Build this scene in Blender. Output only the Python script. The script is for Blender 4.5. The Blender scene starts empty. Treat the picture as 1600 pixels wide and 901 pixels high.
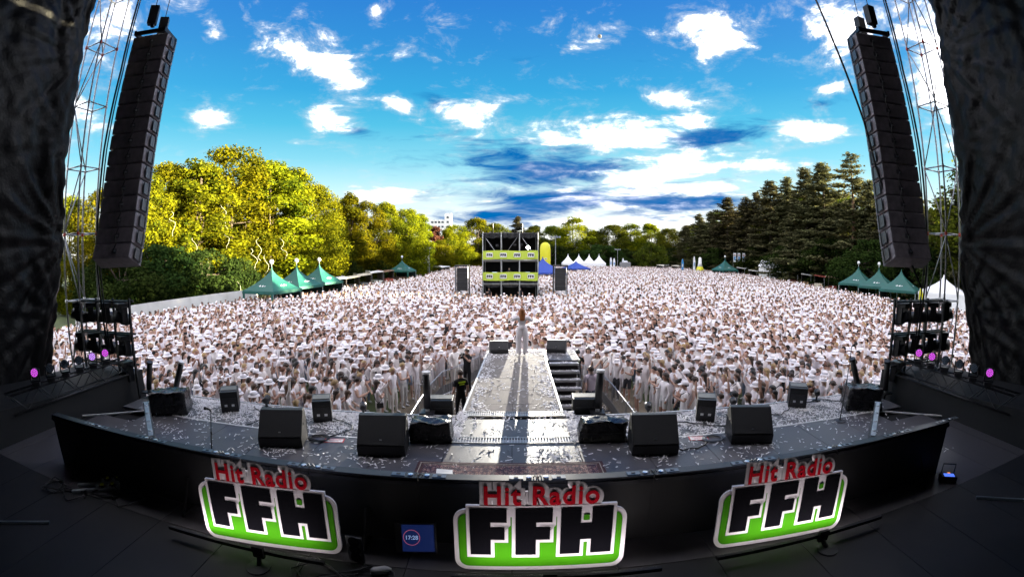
import bpy, bmesh, math, random
import numpy as np
from mathutils import Vector, Matrix

random.seed(7)
RNG = np.random.default_rng(7)
SC = bpy.context.scene
COL = SC.collection
R = math.radians

# ------------------------------------------------------------------ camera
# world: x right, y towards the audience, z up, ground at 0, stage deck at 2
EYE = Vector((0.0, 0.0, 5.7))
FPX, PITCH = 725.0, 55.0 / 725.0          # fisheye lens: 725 px (of 1600) per radian
cam = bpy.data.cameras.new('camera')
cam.type = 'PANO'
cam.sensor_width = 36.0
cam.sensor_fit = 'HORIZONTAL'
cam.clip_start, cam.clip_end = 0.05, 3000
cy = cam
cy.panorama_type = 'FISHEYE_LENS_POLYNOMIAL'
cy.fisheye_fov = R(300)
cy.fisheye_polynomial_k0 = 0.0
cy.fisheye_polynomial_k1 = -1600.0 / 36.0 / FPX
cy.fisheye_polynomial_k2 = 0.0
cy.fisheye_polynomial_k3 = 0.0
cy.fisheye_polynomial_k4 = 0.0
cam_o = bpy.data.objects.new('camera', cam)
COL.objects.link(cam_o)
cam_o.location = EYE
cam_o.rotation_euler = (R(90) - PITCH, 0, 0)
SC.camera = cam_o


def ray(px, py):
    """direction through a pixel of the 1600 x 901 photograph"""
    dx, dy = px - 800.0, 450.5 - py
    r = max(math.hypot(dx, dy), 1e-9)
    s = math.sin(r / FPX) / r
    x, y, z = dx * s, dy * s, math.cos(r / FPX)
    return Vector((x, z * math.cos(PITCH) + y * math.sin(PITCH), y * math.cos(PITCH) - z * math.sin(PITCH)))


def at(px, py, dist):
    """point at a horizontal distance from the camera in a pixel's direction"""
    d = ray(px, py)
    return EYE + d * (dist / math.hypot(d.x, d.y))


def proj(p):
    u = p[2] - EYE.z
    y = u * math.cos(PITCH) + p[1] * math.sin(PITCH)
    z = p[1] * math.cos(PITCH) - u * math.sin(PITCH)
    n = math.sqrt(p[0] ** 2 + y * y + z * z)
    t = math.acos(max(-1, min(1, z / n)))
    h = math.hypot(p[0], y) or 1e-9
    return 800 + FPX * t * p[0] / h, 450.5 - FPX * t * y / h


# ------------------------------------------------------------------ sun, sky, exposure
SUN_AZ, SUN_EL = R(89), R(8.5)              # azimuth from the view axis towards the right
SUN_DIR = Vector((math.sin(SUN_AZ) * math.cos(SUN_EL), math.cos(SUN_AZ) * math.cos(SUN_EL), math.sin(SUN_EL)))
sun = bpy.data.lights.new('sun', 'SUN')
sun.energy, sun.angle, sun.color = 2.3, R(0.5), (1.0, 0.87, 0.55)
sun_o = bpy.data.objects.new('sun', sun)
COL.objects.link(sun_o)
sun_o.rotation_euler = SUN_DIR.to_track_quat('Z', 'Y').to_euler()
SC.view_settings.view_transform = 'Standard'
SC.view_settings.look = 'None'
SC.view_settings.gamma = 1.0
SC.view_settings.exposure = 4.75
SC.view_settings.use_curve_mapping = False
SC.cycles.max_bounces = 6
SC.cycles.transparent_max_bounces = 8
SC.cycles.use_denoising = True


def world_sky():
    w = bpy.data.worlds.new('World')
    SC.world = w
    w.use_nodes = True
    w.cycles.sampling_method = 'MANUAL'
    w.cycles.sample_map_resolution = 256
    nt = w.node_tree
    N, L = nt.nodes, nt.links
    N.clear()
    out = N.new('ShaderNodeOutputWorld')
    bg = N.new('ShaderNodeBackground')
    bg.inputs[1].default_value = 0.15
    L.new(bg.outputs[0], out.inputs[0])
    sky = N.new('ShaderNodeTexSky')
    sky.sky_type = 'NISHITA'
    sky.sun_disc = False
    sky.sun_elevation = SUN_EL
    sky.sun_rotation = SUN_AZ
    sky.altitude = 200
    sky.air_density, sky.dust_density, sky.ozone_density = 1.0, 0.6, 2.0
    tc = N.new('ShaderNodeTexCoord')

    def math_(op, a, b=None, clamp=False):
        n = N.new('ShaderNodeMath'); n.operation = op; n.use_clamp = clamp
        for i, v in enumerate((a, b)):
            if v is None: continue
            if isinstance(v, (int, float)): n.inputs[i].default_value = v
            else: L.new(v, n.inputs[i])
        return n.outputs[0]

    def noise(scale, detail, rough, stretch, loc=(0, 0, 0), dist=0.0):
        m = N.new('ShaderNodeMapping'); L.new(tc.outputs['Generated'], m.inputs[0])
        m.inputs['Scale'].default_value = stretch; m.inputs['Location'].default_value = loc
        n = N.new('ShaderNodeTexNoise'); L.new(m.outputs[0], n.inputs['Vector'])
        n.inputs['Scale'].default_value = scale; n.inputs['Detail'].default_value = detail
        n.inputs['Roughness'].default_value = rough; n.inputs['Distortion'].default_value = dist
        return n.outputs['Fac']

    def blob(px, py, rx, ry, ang):
        """soft ellipse of cover in the sky, radii in pixels of the photograph"""
        d = ray(px, py).normalized()
        right = d.cross(Vector((0, 0, 1))).normalized(); up = right.cross(d)
        a = R(ang)
        ax = right * math.cos(a) + up * math.sin(a); ay = up * math.cos(a) - right * math.sin(a)
        rot = Matrix((ax, d, ay)).transposed().to_euler()
        m = N.new('ShaderNodeMapping'); m.vector_type = 'TEXTURE'
        L.new(tc.outputs['Generated'], m.inputs[0])
        m.inputs['Location'].default_value = d
        m.inputs['Rotation'].default_value = rot
        m.inputs['Scale'].default_value = (rx / FPX, 0.6, ry / FPX)
        g = N.new('ShaderNodeTexGradient'); g.gradient_type = 'QUADRATIC_SPHERE'
        L.new(m.outputs[0], g.inputs[0])
        return g.outputs['Fac']

    def sum_blobs(lst):
        tot = None
        for b in lst:
            v = math_('MULTIPLY', blob(*b[:5]), b[5])
            tot = v if tot is None else math_('MAXIMUM', tot, v)
        return tot

    sep = N.new('ShaderNodeSeparateXYZ'); L.new(tc.outputs['Generated'], sep.inputs[0])
    z = sep.outputs['Z']
    # deeper blue, as the photograph renders its sky
    hs = N.new('ShaderNodeHueSaturation'); L.new(sky.outputs[0], hs.inputs['Color'])
    hs.inputs['Saturation'].default_value = 1.0
    hs.inputs['Value'].default_value = 1.0
    tint = N.new('ShaderNodeMix'); tint.data_type = 'RGBA'; tint.blend_type = 'MIX'
    ramp = N.new('ShaderNodeValToRGB')
    L.new(math_('MULTIPLY', z, 1.0, True), ramp.inputs[0])
    e = ramp.color_ramp.elements
    e[0].position = 0.0; e[0].color = (0.303, 0.294, 0.286, 1)
    e[1].position = 0.85; e[1].color = (0.000, 0.029, 0.130, 1)
    for p, c in ((0.09, (0.210, 0.235, 0.244)), (0.14, (0.126, 0.206, 0.223)), (0.20, (0.050, 0.160, 0.198)), (0.27, (0.010, 0.119, 0.178)), (0.34, (0.000, 0.086, 0.168)), (0.43, (0.000, 0.061, 0.158)), (0.56, (0.000, 0.038, 0.150))):
        q = e.new(p); q.color = c + (1,)
    tint.inputs[0].default_value = 0.987
    L.new(hs.outputs[0], tint.inputs[6]); L.new(ramp.outputs[0], tint.inputs[7])
    # clouds
    n1 = noise(9.0, 7, 0.66, (1.0, 1.0, 1.9), (3.1, 1.7, 0.4), 0.35)
    n2 = noise(6.0, 6, 0.62, (1.0, 1.0, 6.0), (0.6, 5.2, 2.0), 0.5)
    white = [(500, 95, 190, 62, -27, 1.0), (610, 158, 120, 36, -20, .8), (735, 185, 130, 62, -22, 1.0), (512, 185, 95, 50, -12, .92),
             (930, 212, 220, 70, 0, 1.0), (1128, 62, 95, 78, 20, 1.0), (1270, 205, 130, 52, -4, 1.05), (1292, 138, 62, 24, 8, .9),
             (1035, 150, 120, 50, -6, .72), (586, 14, 40, 30, 0, .82), (1330, 40, 170, 120, 0, .85), (330, 185, 110, 30, 0, .7),
             (1000, 285, 420, 110, 0, .85), (620, 305, 260, 40, 0, .8), (1080, 190, 90, 40, 0, .9), (340, 52, 60, 30, 0, .72), (980, 345, 380, 34, 0, .85),
             (1180, 260, 200, 50, 0, .9), (1480, 130, 150, 140, 0, .8), (150, 190, 120, 60, 0, .65)]
    cov = sum_blobs(white)
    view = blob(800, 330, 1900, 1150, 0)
    spread = math_('MULTIPLY', math_('SUBTRACT', 1.0, math_('MULTIPLY', view, 12.0, True)), 0.28)  # thicker bright cloud added outside the camera view to light the crowd
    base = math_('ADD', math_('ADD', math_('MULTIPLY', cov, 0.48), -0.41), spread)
    lowz = N.new('ShaderNodeMapRange'); L.new(z, lowz.inputs[0])
    for i, v in ((1, 0.02), (2, 0.42), (3, 1.0), (4, 0.0)): lowz.inputs[i].default_value = v
    nmix = N.new('ShaderNodeMix'); nmix.data_type = 'FLOAT'
    L.new(lowz.outputs[0], nmix.inputs[0]); L.new(n1, nmix.inputs[2]); L.new(n2, nmix.inputs[3])
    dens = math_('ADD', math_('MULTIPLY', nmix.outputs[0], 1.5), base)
    mr = N.new('ShaderNodeMapRange'); mr.interpolation_type = 'SMOOTHSTEP'; L.new(dens, mr.inputs[0])
    mr.inputs[1].default_value = 0.36; mr.inputs[2].default_value = 0.80
    # dark blue bellies of the low clouds
    n3 = noise(6.0, 6, 0.62, (1.0, 1.0, 5.0), (8.3, 2.2, 5.0), 0.6)
    dark = sum_blobs([(850, 262, 400, 110, -4, 1.0), (850, 312, 450, 80, 0, 1.0), (1110, 212, 260, 60, 6, .9), (1040, 315, 480, 70, 0, .95), (800, 338, 330, 40, 0, .9), (1290, 160, 120, 40, 0, .6), (560, 205, 110, 40, 0, .55), (680, 160, 90, 40, -20, .5)])
    dd = N.new('ShaderNodeMapRange'); dd.interpolation_type = 'SMOOTHSTEP'
    L.new(math_('ADD', n3, math_('MULTIPLY', dark, 0.6)), dd.inputs[0])
    dd.inputs[1].default_value = 0.66; dd.inputs[2].default_value = 0.98
    dm = N.new('ShaderNodeMix'); dm.data_type = 'RGBA'
    L.new(dd.outputs[0], dm.inputs[0]); L.new(tint.outputs[2], dm.inputs[6]); dm.inputs[7].default_value = (0.0, .040, .126, 1)
    cl = N.new('ShaderNodeMix'); cl.data_type = 'RGBA'
    L.new(math_('MULTIPLY', mr.outputs[0], math_('SUBTRACT', .97, math_('MULTIPLY', dd.outputs[0], .75))), cl.inputs[0]); L.new(dm.outputs[2], cl.inputs[6]); 
    shade = N.new('ShaderNodeMix'); shade.data_type = 'RGBA'
    sh = N.new('ShaderNodeMapRange'); L.new(dens, sh.inputs[0]); sh.inputs[1].default_value = 0.50; sh.inputs[2].default_value = 1.25
    L.new(math_('POWER', sh.outputs[0], 1.7), shade.inputs[0])
    shade.inputs[6].default_value = (.20, .215, .225, 1); shade.inputs[7].default_value = (9.4, 8.9, 9.1, 1)
    L.new(shade.outputs[2], cl.inputs[7])
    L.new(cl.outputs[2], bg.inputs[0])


world_sky()

# ------------------------------------------------------------------ helpers
MATS = {}


def mat(name, col, rough=0.6, metal=0.0, var=0.0, scale=8.0, bump=0.0, bscale=60.0, emit=None, estr=1.0, spec=0.5):
    if name in MATS: return MATS[name]
    m = bpy.data.materials.new(name); m.use_nodes = True
    N, L = m.node_tree.nodes, m.node_tree.links
    b = N['Principled BSDF']
    b.inputs['Base Color'].default_value = tuple(col) + (1,)
    b.inputs['Roughness'].default_value = rough
    b.inputs['Metallic'].default_value = metal
    b.inputs['Specular IOR Level'].default_value = spec
    tc = N.new('ShaderNodeTexCoord')
    if var:
        n = N.new('ShaderNodeTexNoise'); n.inputs['Scale'].default_value = scale; n.inputs['Detail'].default_value = 5
        L.new(tc.outputs['Object'], n.inputs['Vector'])
        r = N.new('ShaderNodeValToRGB'); L.new(n.outputs['Fac'], r.inputs[0])
        r.color_ramp.elements[0].position = .3; r.color_ramp.elements[1].position = .7
        r.color_ramp.elements[0].color = tuple(c * (1 - var) for c in col) + (1,)
        r.color_ramp.elements[1].color = tuple(min(1, c * (1 + var)) for c in col) + (1,)
        L.new(r.outputs[0], b.inputs['Base Color'])
        mr = N.new('ShaderNodeMapRange'); L.new(n.outputs['Fac'], mr.inputs[0])
        mr.inputs[3].default_value = max(.02, rough - .12); mr.inputs[4].default_value = min(1, rough + .12)
        L.new(mr.outputs[0], b.inputs['Roughness'])
    if bump:
        n = N.new('ShaderNodeTexNoise'); n.inputs['Scale'].default_value = bscale; n.inputs['Detail'].default_value = 4
        L.new(tc.outputs['Object'], n.inputs['Vector'])
        bp = N.new('ShaderNodeBump'); bp.inputs['Strength'].default_value = bump; bp.inputs['Distance'].default_value = .02
        L.new(n.outputs['Fac'], bp.inputs['Height']); L.new(bp.outputs[0], b.inputs['Normal'])
    if emit:
        b.inputs['Emission Color'].default_value = tuple(emit) + (1,); b.inputs['Emission Strength'].default_value = estr
    MATS[name] = m
    return m


def attr_mat(name, rough=0.8):
    m = bpy.data.materials.new(name); m.use_nodes = True
    N, L = m.node_tree.nodes, m.node_tree.links
    b = N['Principled BSDF']; b.inputs['Roughness'].default_value = rough; b.inputs['Specular IOR Level'].default_value = .2
    a = N.new('ShaderNodeAttribute'); a.attribute_name = 'col'
    L.new(a.outputs['Color'], b.inputs['Base Color'])
    return m


class MB:
    """collects shapes for one mesh object"""
    def __init__(s): s.v, s.f, s.m = [], [], []

    def add(s, vs, fs, mi=0):
        o = len(s.v); s.v += [tuple(v) for v in vs]
        s.f += [tuple(i + o for i in f) for f in fs]; s.m += [mi] * len(fs)
        return s

    def box(s, c, d, rz=0.0, M=None, mi=0, taper=1.0):
        x, y, z = d[0] / 2, d[1] / 2, d[2] / 2
        vs = [Vector((sx * x * (taper if sz > 0 else 1), sy * y * (taper if sz > 0 else 1), sz * z)) for sz in (-1, 1) for sx, sy in ((-1, -1), (1, -1), (1, 1), (-1, 1))]
        if rz: vs = [Matrix.Rotation(rz, 3, 'Z') @ v for v in vs]
        if M is not None: vs = [M @ v for v in vs]
        vs = [v + Vector(c) for v in vs]
        return s.add(vs, [(0, 3, 2, 1), (4, 5, 6, 7), (0, 1, 5, 4), (1, 2, 6, 5), (2, 3, 7, 6), (3, 0, 4, 7)], mi)

    def bar(s, a, b, w, h=None, mi=0):
        a, b = Vector(a), Vector(b); d = b - a
        M = d.to_track_quat('Z', 'Y').to_matrix()
        return s.box((a + b) / 2, (w, h or w, d.length), M=M, mi=mi)

    def tube(s, pts, r, n=6, mi=0, cap=True):
        pts = [Vector(p) for p in pts]
        rs = r if isinstance(r, (list, tuple)) else [r] * len(pts)
        o = len(s.v); prev = None
        for i, p in enumerate(pts):
            d = (pts[min(i + 1, len(pts) - 1)] - pts[max(i - 1, 0)]).normalized()
            if prev is None:
                a = d.orthogonal().normalized()
            else:
                a = (prev - d * prev.dot(d)).normalized()
            prev = a; b = d.cross(a)
            for k in range(n):
                t = 2 * math.pi * k / n
                s.v.append(tuple(p + (a * math.cos(t) + b * math.sin(t)) * rs[i]))
        fs = []
        for i in range(len(pts) - 1):
            for k in range(n):
                fs.append((o + i * n + k, o + i * n + (k + 1) % n, o + (i + 1) * n + (k + 1) % n, o + (i + 1) * n + k))
        if cap:
            fs.append(tuple(o + k for k in reversed(range(n)))); fs.append(tuple(o + (len(pts) - 1) * n + k for k in range(n)))
        s.f += fs; s.m += [mi] * len(fs)
        return s

    def lathe(s, prof, n=12, c=(0, 0, 0), M=None, mi=0):
        o = []
        for r, z in prof:
            for k in range(n):
                t = 2 * math.pi * k / n
                v = Vector((r * math.cos(t), r * math.sin(t), z))
                if M is not None: v = M @ v
                o.append(v + Vector(c))
        fs = [(i * n + k, i * n + (k + 1) % n, (i + 1) * n + (k + 1) % n, (i + 1) * n + k) for i in range(len(prof) - 1) for k in range(n)]
        fs.append(tuple(reversed(range(n)))); fs.append(tuple((len(prof) - 1) * n + k for k in range(n)))
        return s.add(o, fs, mi)

    def prism(s, poly, y0, y1, mi=0):
        """polygon in x,z extruded along y (front face at y0)"""
        n = len(poly)
        vs = [(x, y0, z) for x, z in poly] + [(x, y1, z) for x, z in poly]
        fs = [tuple(range(n)), tuple(reversed(range(n, 2 * n)))] + [((k + 1) % n, k, n + k, n + (k + 1) % n) for k in range(n)]
        return s.add(vs, fs, mi)

    def prism_x(s, poly, x0, x1, mi=0):
        """polygon in y,z extruded along x"""
        n = len(poly)
        vs = [(x0, y, z) for y, z in poly] + [(x1, y, z) for y, z in poly]
        fs = [tuple(reversed(range(n))), tuple(range(n, 2 * n))] + [(k, (k + 1) % n, n + (k + 1) % n, n + k) for k in range(n)]
        return s.add(vs, fs, mi)

    def mesh(s, name, mats, smooth=False):
        me = bpy.data.meshes.new(name)
        me.from_pydata(s.v, [], s.f)
        for m in (mats if isinstance(mats, (list, tuple)) else [mats]): me.materials.append(m)
        if any(s.m): me.polygons.foreach_set('material_index', s.m)
        if smooth: me.polygons.foreach_set('use_smooth', [True] * len(me.polygons))
        me.update()
        return me

    def build(s, name, mats, parent=None, smooth=False, bevel=0.0):
        me = s.mesh(name, mats, smooth)
        if bevel:
            bm = bmesh.new(); bm.from_mesh(me)
            bmesh.ops.recalc_face_normals(bm, faces=bm.faces)
            bmesh.ops.bevel(bm, geom=bm.edges[:], offset=bevel, segments=2, affect='EDGES', profile=.6)
            bm.to_mesh(me); bm.free()
        return obj(name, me, parent)


def obj(name, me, parent=None):
    o = bpy.data.objects.new(name, me); COL.objects.link(o)
    if parent is not None: o.parent = parent
    return o


def tag(o, label=None, cat=None, group=None, kind=None):
    for k, v in (('label', label), ('category', cat), ('group', group), ('kind', kind)):
        if v: o[k] = v
    return o


def thing(name, label, cat, loc=(0, 0, 0), rz=0.0, group=None):
    o = bpy.data.objects.new(name, None); COL.objects.link(o)
    o.location = loc; o.rotation_euler = (0, 0, rz); o.empty_display_size = .2
    return tag(o, label, cat, group)


def copy_tree(o, parent=None):
    c = o.copy(); COL.objects.link(c)
    if parent is not None: c.parent = parent
    for ch in list(o.children): copy_tree(ch, c)
    return c


def np_mesh(name, V, T, mats, cols=None):
    """mesh from numpy verts and equal-sized polygons"""
    me = bpy.data.meshes.new(name)
    k = T.shape[1]
    me.vertices.add(len(V)); me.vertices.foreach_set('co', np.ascontiguousarray(V, np.float32).ravel())
    me.loops.add(T.size); me.loops.foreach_set('vertex_index', np.ascontiguousarray(T, np.int32).ravel())
    me.polygons.add(len(T)); me.polygons.foreach_set('loop_start', np.arange(0, T.size, k, dtype=np.int32))
    for m in (mats if isinstance(mats, (list, tuple)) else [mats]): me.materials.append(m)
    me.update(calc_edges=True)
    if cols is not None:
        a = me.attributes.new('col', 'FLOAT_COLOR', 'FACE')
        a.data.foreach_set('color', np.concatenate([cols, np.ones((len(cols), 1))], 1).astype(np.float32).ravel())
    return me


BLACK = mat('black_paint', (.012, .012, .014), .45, var=.3)
BLACK_CLOTH = mat('black_cloth', (.006, .006, .008), .8, var=.3)
STEEL = mat('galvanised_steel', (.30, .31, .33), .4, .9, var=.2)
DARK_STEEL = mat('dark_steel', (.03, .03, .035), .45, .6, var=.3)
ALU = mat('aluminium', (.62, .62, .64), .35, .8, var=.1)
WHITE = mat('white_paint', (.75, .74, .74), .55, var=.06)

# ------------------------------------------------------------------ ground
def ground():
    g = mat('meadow', (.055, .075, .022), .95, var=.5, scale=.35, bump=.6, bscale=14)
    n = 40; ext = 1400
    vs, fs = [], []
    for j in range(n + 1):
        for i in range(n + 1):
            vs.append((-ext + 2 * ext * i / n, -ext + 2 * ext * j / n, 0))
    fs = [(j * (n + 1) + i, j * (n + 1) + i + 1, (j + 1) * (n + 1) + i + 1, (j + 1) * (n + 1) + i) for j in range(n) for i in range(n)]
    tag(MB().add(vs, fs).build('ground', g), kind='structure')
    pit = mat('trodden_ground', (.16, .13, .09), .95, var=.4, scale=1.5, bump=.5, bscale=30)
    tag(MB().box((0.4, 15.5, .004), (9.5, 11.0, .008)).build('pit_path', pit), kind='structure')


ground()

# ------------------------------------------------------------------ the stage the camera stands on
DECK = 2.0
SEAM = 1.27
DECK_MAT = mat('stage_deck_plywood', (.075, .07, .078), .42, var=.22, scale=3.0, bump=.12, bscale=180)
SHADED_DECK = mat('stage_deck_shaded', (.009, .009, .012), .6, var=.4, scale=2.0, bump=.12, bscale=150)  # same deck, with the shade behind the wall darkened into its colour
APRON_MAT = mat('stage_apron', (.10, .098, .105), .5, var=.25, scale=3.0, bump=.12, bscale=180)


def stage():
    st = bpy.data.objects.new('stage', None); COL.objects.link(st)
    tag(st, 'wide black stage deck of dark panels strewn with confetti', 'stage')
    rows = [(-5.5, -3.0), (-3.0, -.5), (-.5, 2.0), (2.0, 4.5), (4.5, 7.0), (7.0, 8.5)]
    cache = {}
    for j, (y0, y1) in enumerate(rows):
        for i in range(-10, 10):
            x0, x1 = i * SEAM, (i + 1) * SEAM
            xm = max(abs(x0), abs(x1))
            yy1 = y1
            if j == 5 and xm > 9.2:
                yy1 = 8.5 - (xm - 9.2) * .78            # the corner of the deck is cut back
                if yy1 < y0 + .2: continue
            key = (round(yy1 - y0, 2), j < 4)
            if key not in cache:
                cache[key] = MB().box((0, 0, 0), (SEAM - .012, yy1 - y0 - .012, .06)).mesh('deck_panel', SHADED_DECK if j < 4 else DECK_MAT)
            o = obj('deck_panel', cache[key], st)
            o.location = ((x0 + x1) / 2, (y0 + yy1) / 2, DECK - .03 + random.uniform(-.0015, .0015))
    # lower apron in front of the white nosing, in strips
    am = None
    for i in range(-8, 8):
        if -1 <= i <= 0: continue
        if am is None: am = MB().box((0, 0, 0), (SEAM - .01, 1.50, .06)).mesh('apron_panel', APRON_MAT)
        o = obj('apron_panel', am, st); o.location = ((i + .5) * SEAM, 9.33, DECK - .06 + random.uniform(-.0015, .0015))
    NOS = mat('white_nosing', (.7, .68, .68), .4, var=.1)
    for s in (-1, 1):
        MB().box((s * 5.3, 8.535, DECK - .012), (7.7, .05, .03)).build('nosing', NOS, st)
        MB().bar((s * 9.17, 8.52, DECK - .012), (s * 12.72, 5.75, DECK - .012), .05, .03).build('nosing', NOS, st)
        MB().box((s * 5.7, 10.1, DECK - .02), (8.9, .05, .045)).build('edge_trim', mat('edge_trim', (.5, .5, .52), .4, .5, var=.1), st)
    MB().box((0, 1.2, 1.0), (25.4, 13.2, 1.86)).box((0, 9.0, .9), (20.3, 2.1, 1.8)).build('skirt', BLACK_CLOTH, st)
    return st


stage()


def catwalk():
    t = thing('catwalk', 'long narrow catwalk running from the stage into the crowd', 'catwalk', (0, 0, 0))
    ply = mat('catwalk_plywood', (.20, .18, .165), .8, var=.2, scale=2.0, bump=.1, bscale=120, spec=.15)
    grey = mat('catwalk_grey_panel', (.10, .095, .10), .45, var=.25, scale=3)
    # thresholds and the two grating strips where it leaves the stage
    MB().box((.08, 9.32, DECK - .025), (2.52, 1.14, .05)).build('ramp_panel', DECK_MAT, t)
    GR = mat('grating', (.32, .31, .31), .5, .5, var=.2)
    for y, w in ((8.67, 2.62), (10.24, 2.34)):
        g = MB().box((.08, y, DECK - .02), (w, .30, .02)).build('grating', GR, t)
        b = MB()
        for k in range(46): b.box((.08 - w / 2 + .03 + k * (w - .06) / 45, y, DECK + .002), (.018, .27, .02))
        for s in (-1, 1): b.box((.08, y + s * .14, DECK + .004), (w, .02, .022))
        b.build('grating_bars', mat('grating_bars', (.5, .49, .49), .4, .6), g)
    ys = [10.42, 11.0, 12.2, 13.4, 14.6, 15.75, 17.4]
    for a, b in zip(ys, ys[1:]):
        x0, x1 = -1.12 + (a - 10.4) * .037, 1.15
        for k, (u, v) in enumerate(((x0, x0 + (x1 - x0) * .5), (x0 + (x1 - x0) * .5, x1))):
            MB().box(((u + v) / 2, (a + b) / 2, DECK - .03 + random.uniform(-.002, .002)), (v - u - .008, b - a - .01, .06)).build('deck_board', ply, t)
    MB().box((1.74, 16.57, DECK - .03), (1.16, 1.64, .06)).build('landing_board', grey, t)
    for s, xa, xb in ((-1, -1.15, -.9), (1, 1.18, 1.18)):
        MB().bar((xa, 10.42, DECK - .025), (xb, 15.74 if s > 0 else 17.4, DECK - .025), .05, .07).build('edge_rail', mat('edge_rail', (.66, .65, .66), .4, .4, var=.1), t)
    MB().box((2.35, 16.57, DECK - .025), (.05, 1.66, .07)).box((.75, 17.44, DECK - .025), (3.2, .05, .07)).build('edge_rail', MATS['edge_rail'], t)
    MB().box((.05, 13.9, .96), (2.0, 6.9, 1.9)).box((1.72, 16.6, .96), (1.1, 1.5, 1.9)).build('skirt', BLACK_CLOTH, t)
    # stairs down on the right-hand side
    s = thing('stairs', 'metal stairs beside the catwalk going down into the pit', 'stairs', (1.78, 15.6, 0))
    tread = mat('stair_tread', (.36, .35, .37), .5, .3, var=.25, scale=6)
    zs = []
    for k in range(8):
        y, z = -.10 - k * .25, DECK - .05 - k * .225
        zs.append((y, z))
        o = MB().box((0, y, z), (1.02, .24, .035)).build('tread', tread, s)
        MB().box((0, y - .125, z - .02), (1.02, .012, .07)).build('nosing', ALU, o)
    for x in (-.53, .53):
        MB().bar((x, .05, DECK - .12), (x, zs[-1][0] - .15, zs[-1][1] - .12), .04, .14).build('stringer', DARK_STEEL, s)
        for k in (1, 4, 7):
            MB().bar((x, zs[k][0], .0), (x, zs[k][0], zs[k][1] - .1), .04).build('leg', STEEL, s)


catwalk()


def led_wall():
    t = thing('led_wall', 'long low black video wall seen from behind across the stage', 'video wall', (0, 5.1, DECK))
    P = 1.46
    frame = mat('panel_frame', (.03, .03, .036), .4, .5, var=.3)
    disc = mat('latch_disc', (.8, .8, .82), .25, .6)
    plate = mat('latch_plate', (.16, .17, .19), .35, .8, var=.2)
    back = MB().box((0, .06, .47), (P - .003, .10, .94)).mesh('panel', mat('panel_back', (.006, .006, .008), .6, var=.4, scale=4))
    head = MB().box((0, .05, .975), (P - .012, .15, .05)).box((0, -.03, .93), (P - .02, .03, .05)).mesh('top_frame', frame)
    xs = [.31 + P * (n + .5) for n in range(-6, 5)]
    for x in xs:
        p = obj('panel', back, t); p.location = (x, 0, 0)
        h = obj('top_frame', head, p)
    dm = MB().lathe([(.034, 0), (.034, .012), (.012, .014)], 14).mesh('latch', disc)
    bm = MB().tube([(-.02, 0, 0), (.0, 0, .03), (.02, 0, 0)], .008, 5).mesh('cable_hook', plate)
    pm = MB().box((0, 0, .004), (.17, .09, .008)).box((0, 0, .010), (.05, .03, .008), mi=1).mesh('bracket', [plate, BLACK])
    for n in range(-5, 6):
        x = .31 + P * n
        for dx in (-.105, .105): o = obj('latch', dm, t); o.location = (x + dx, .05, 1.0)
        for dx in (-.03, .03): o = obj('cable_hook', bm, t); o.location = (x + dx, .05, 1.0)
        for dx in (-.26, .26): o = obj('bracket', pm, t); o.location = (x + dx, .05, 1.0)
    feet = MB()
    for x in xs[::2]: feet.bar((x, -.02, .5), (x, -.32, .02), .03).bar((x, 0, .02), (x, -.36, .02), .04)
    feet.build('brace', BLACK, t)
    # angled end wings that run back towards the front of the stage
    for s, side in ((-1, 'left'), (1, 'right')):
        w = thing('led_wing', 'short angled video panel with bright edge at the %s end of the long wall' % side, 'video panel', (s * 5.62, 5.25, DECK), group='video wing panels')
        a, b = Vector((0, 0, 0)), Vector((s * 1.42, 1.36, 0)); d = (b - a).normalized()
        ang = math.atan2(b.y, b.x)
        MB().box((b / 2) + Vector((0, 0, .48)), ((b - a).length, .11, .96), rz=ang).build('panel', mat('panel_grey', (.07, .075, .085), .5, var=.2), w)
        MB().box((b / 2) + Vector((0, 0, .985)), ((b - a).length, .085, .05), rz=ang).build('top_frame', mat('wing_edge', (.40, .41, .44), .4, .6, var=.15), w)
        for k in range(4):
            q = b * ((k + .5) / 4)
            o = obj('latch', dm, w); o.location = q + Vector((0, 0, 1.011))
        o = MB().box(b + d * .03 + Vector((0, 0, .5)), (.05, .14, 1.0), rz=ang).build('end_post', ALU, w)


led_wall()


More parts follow.
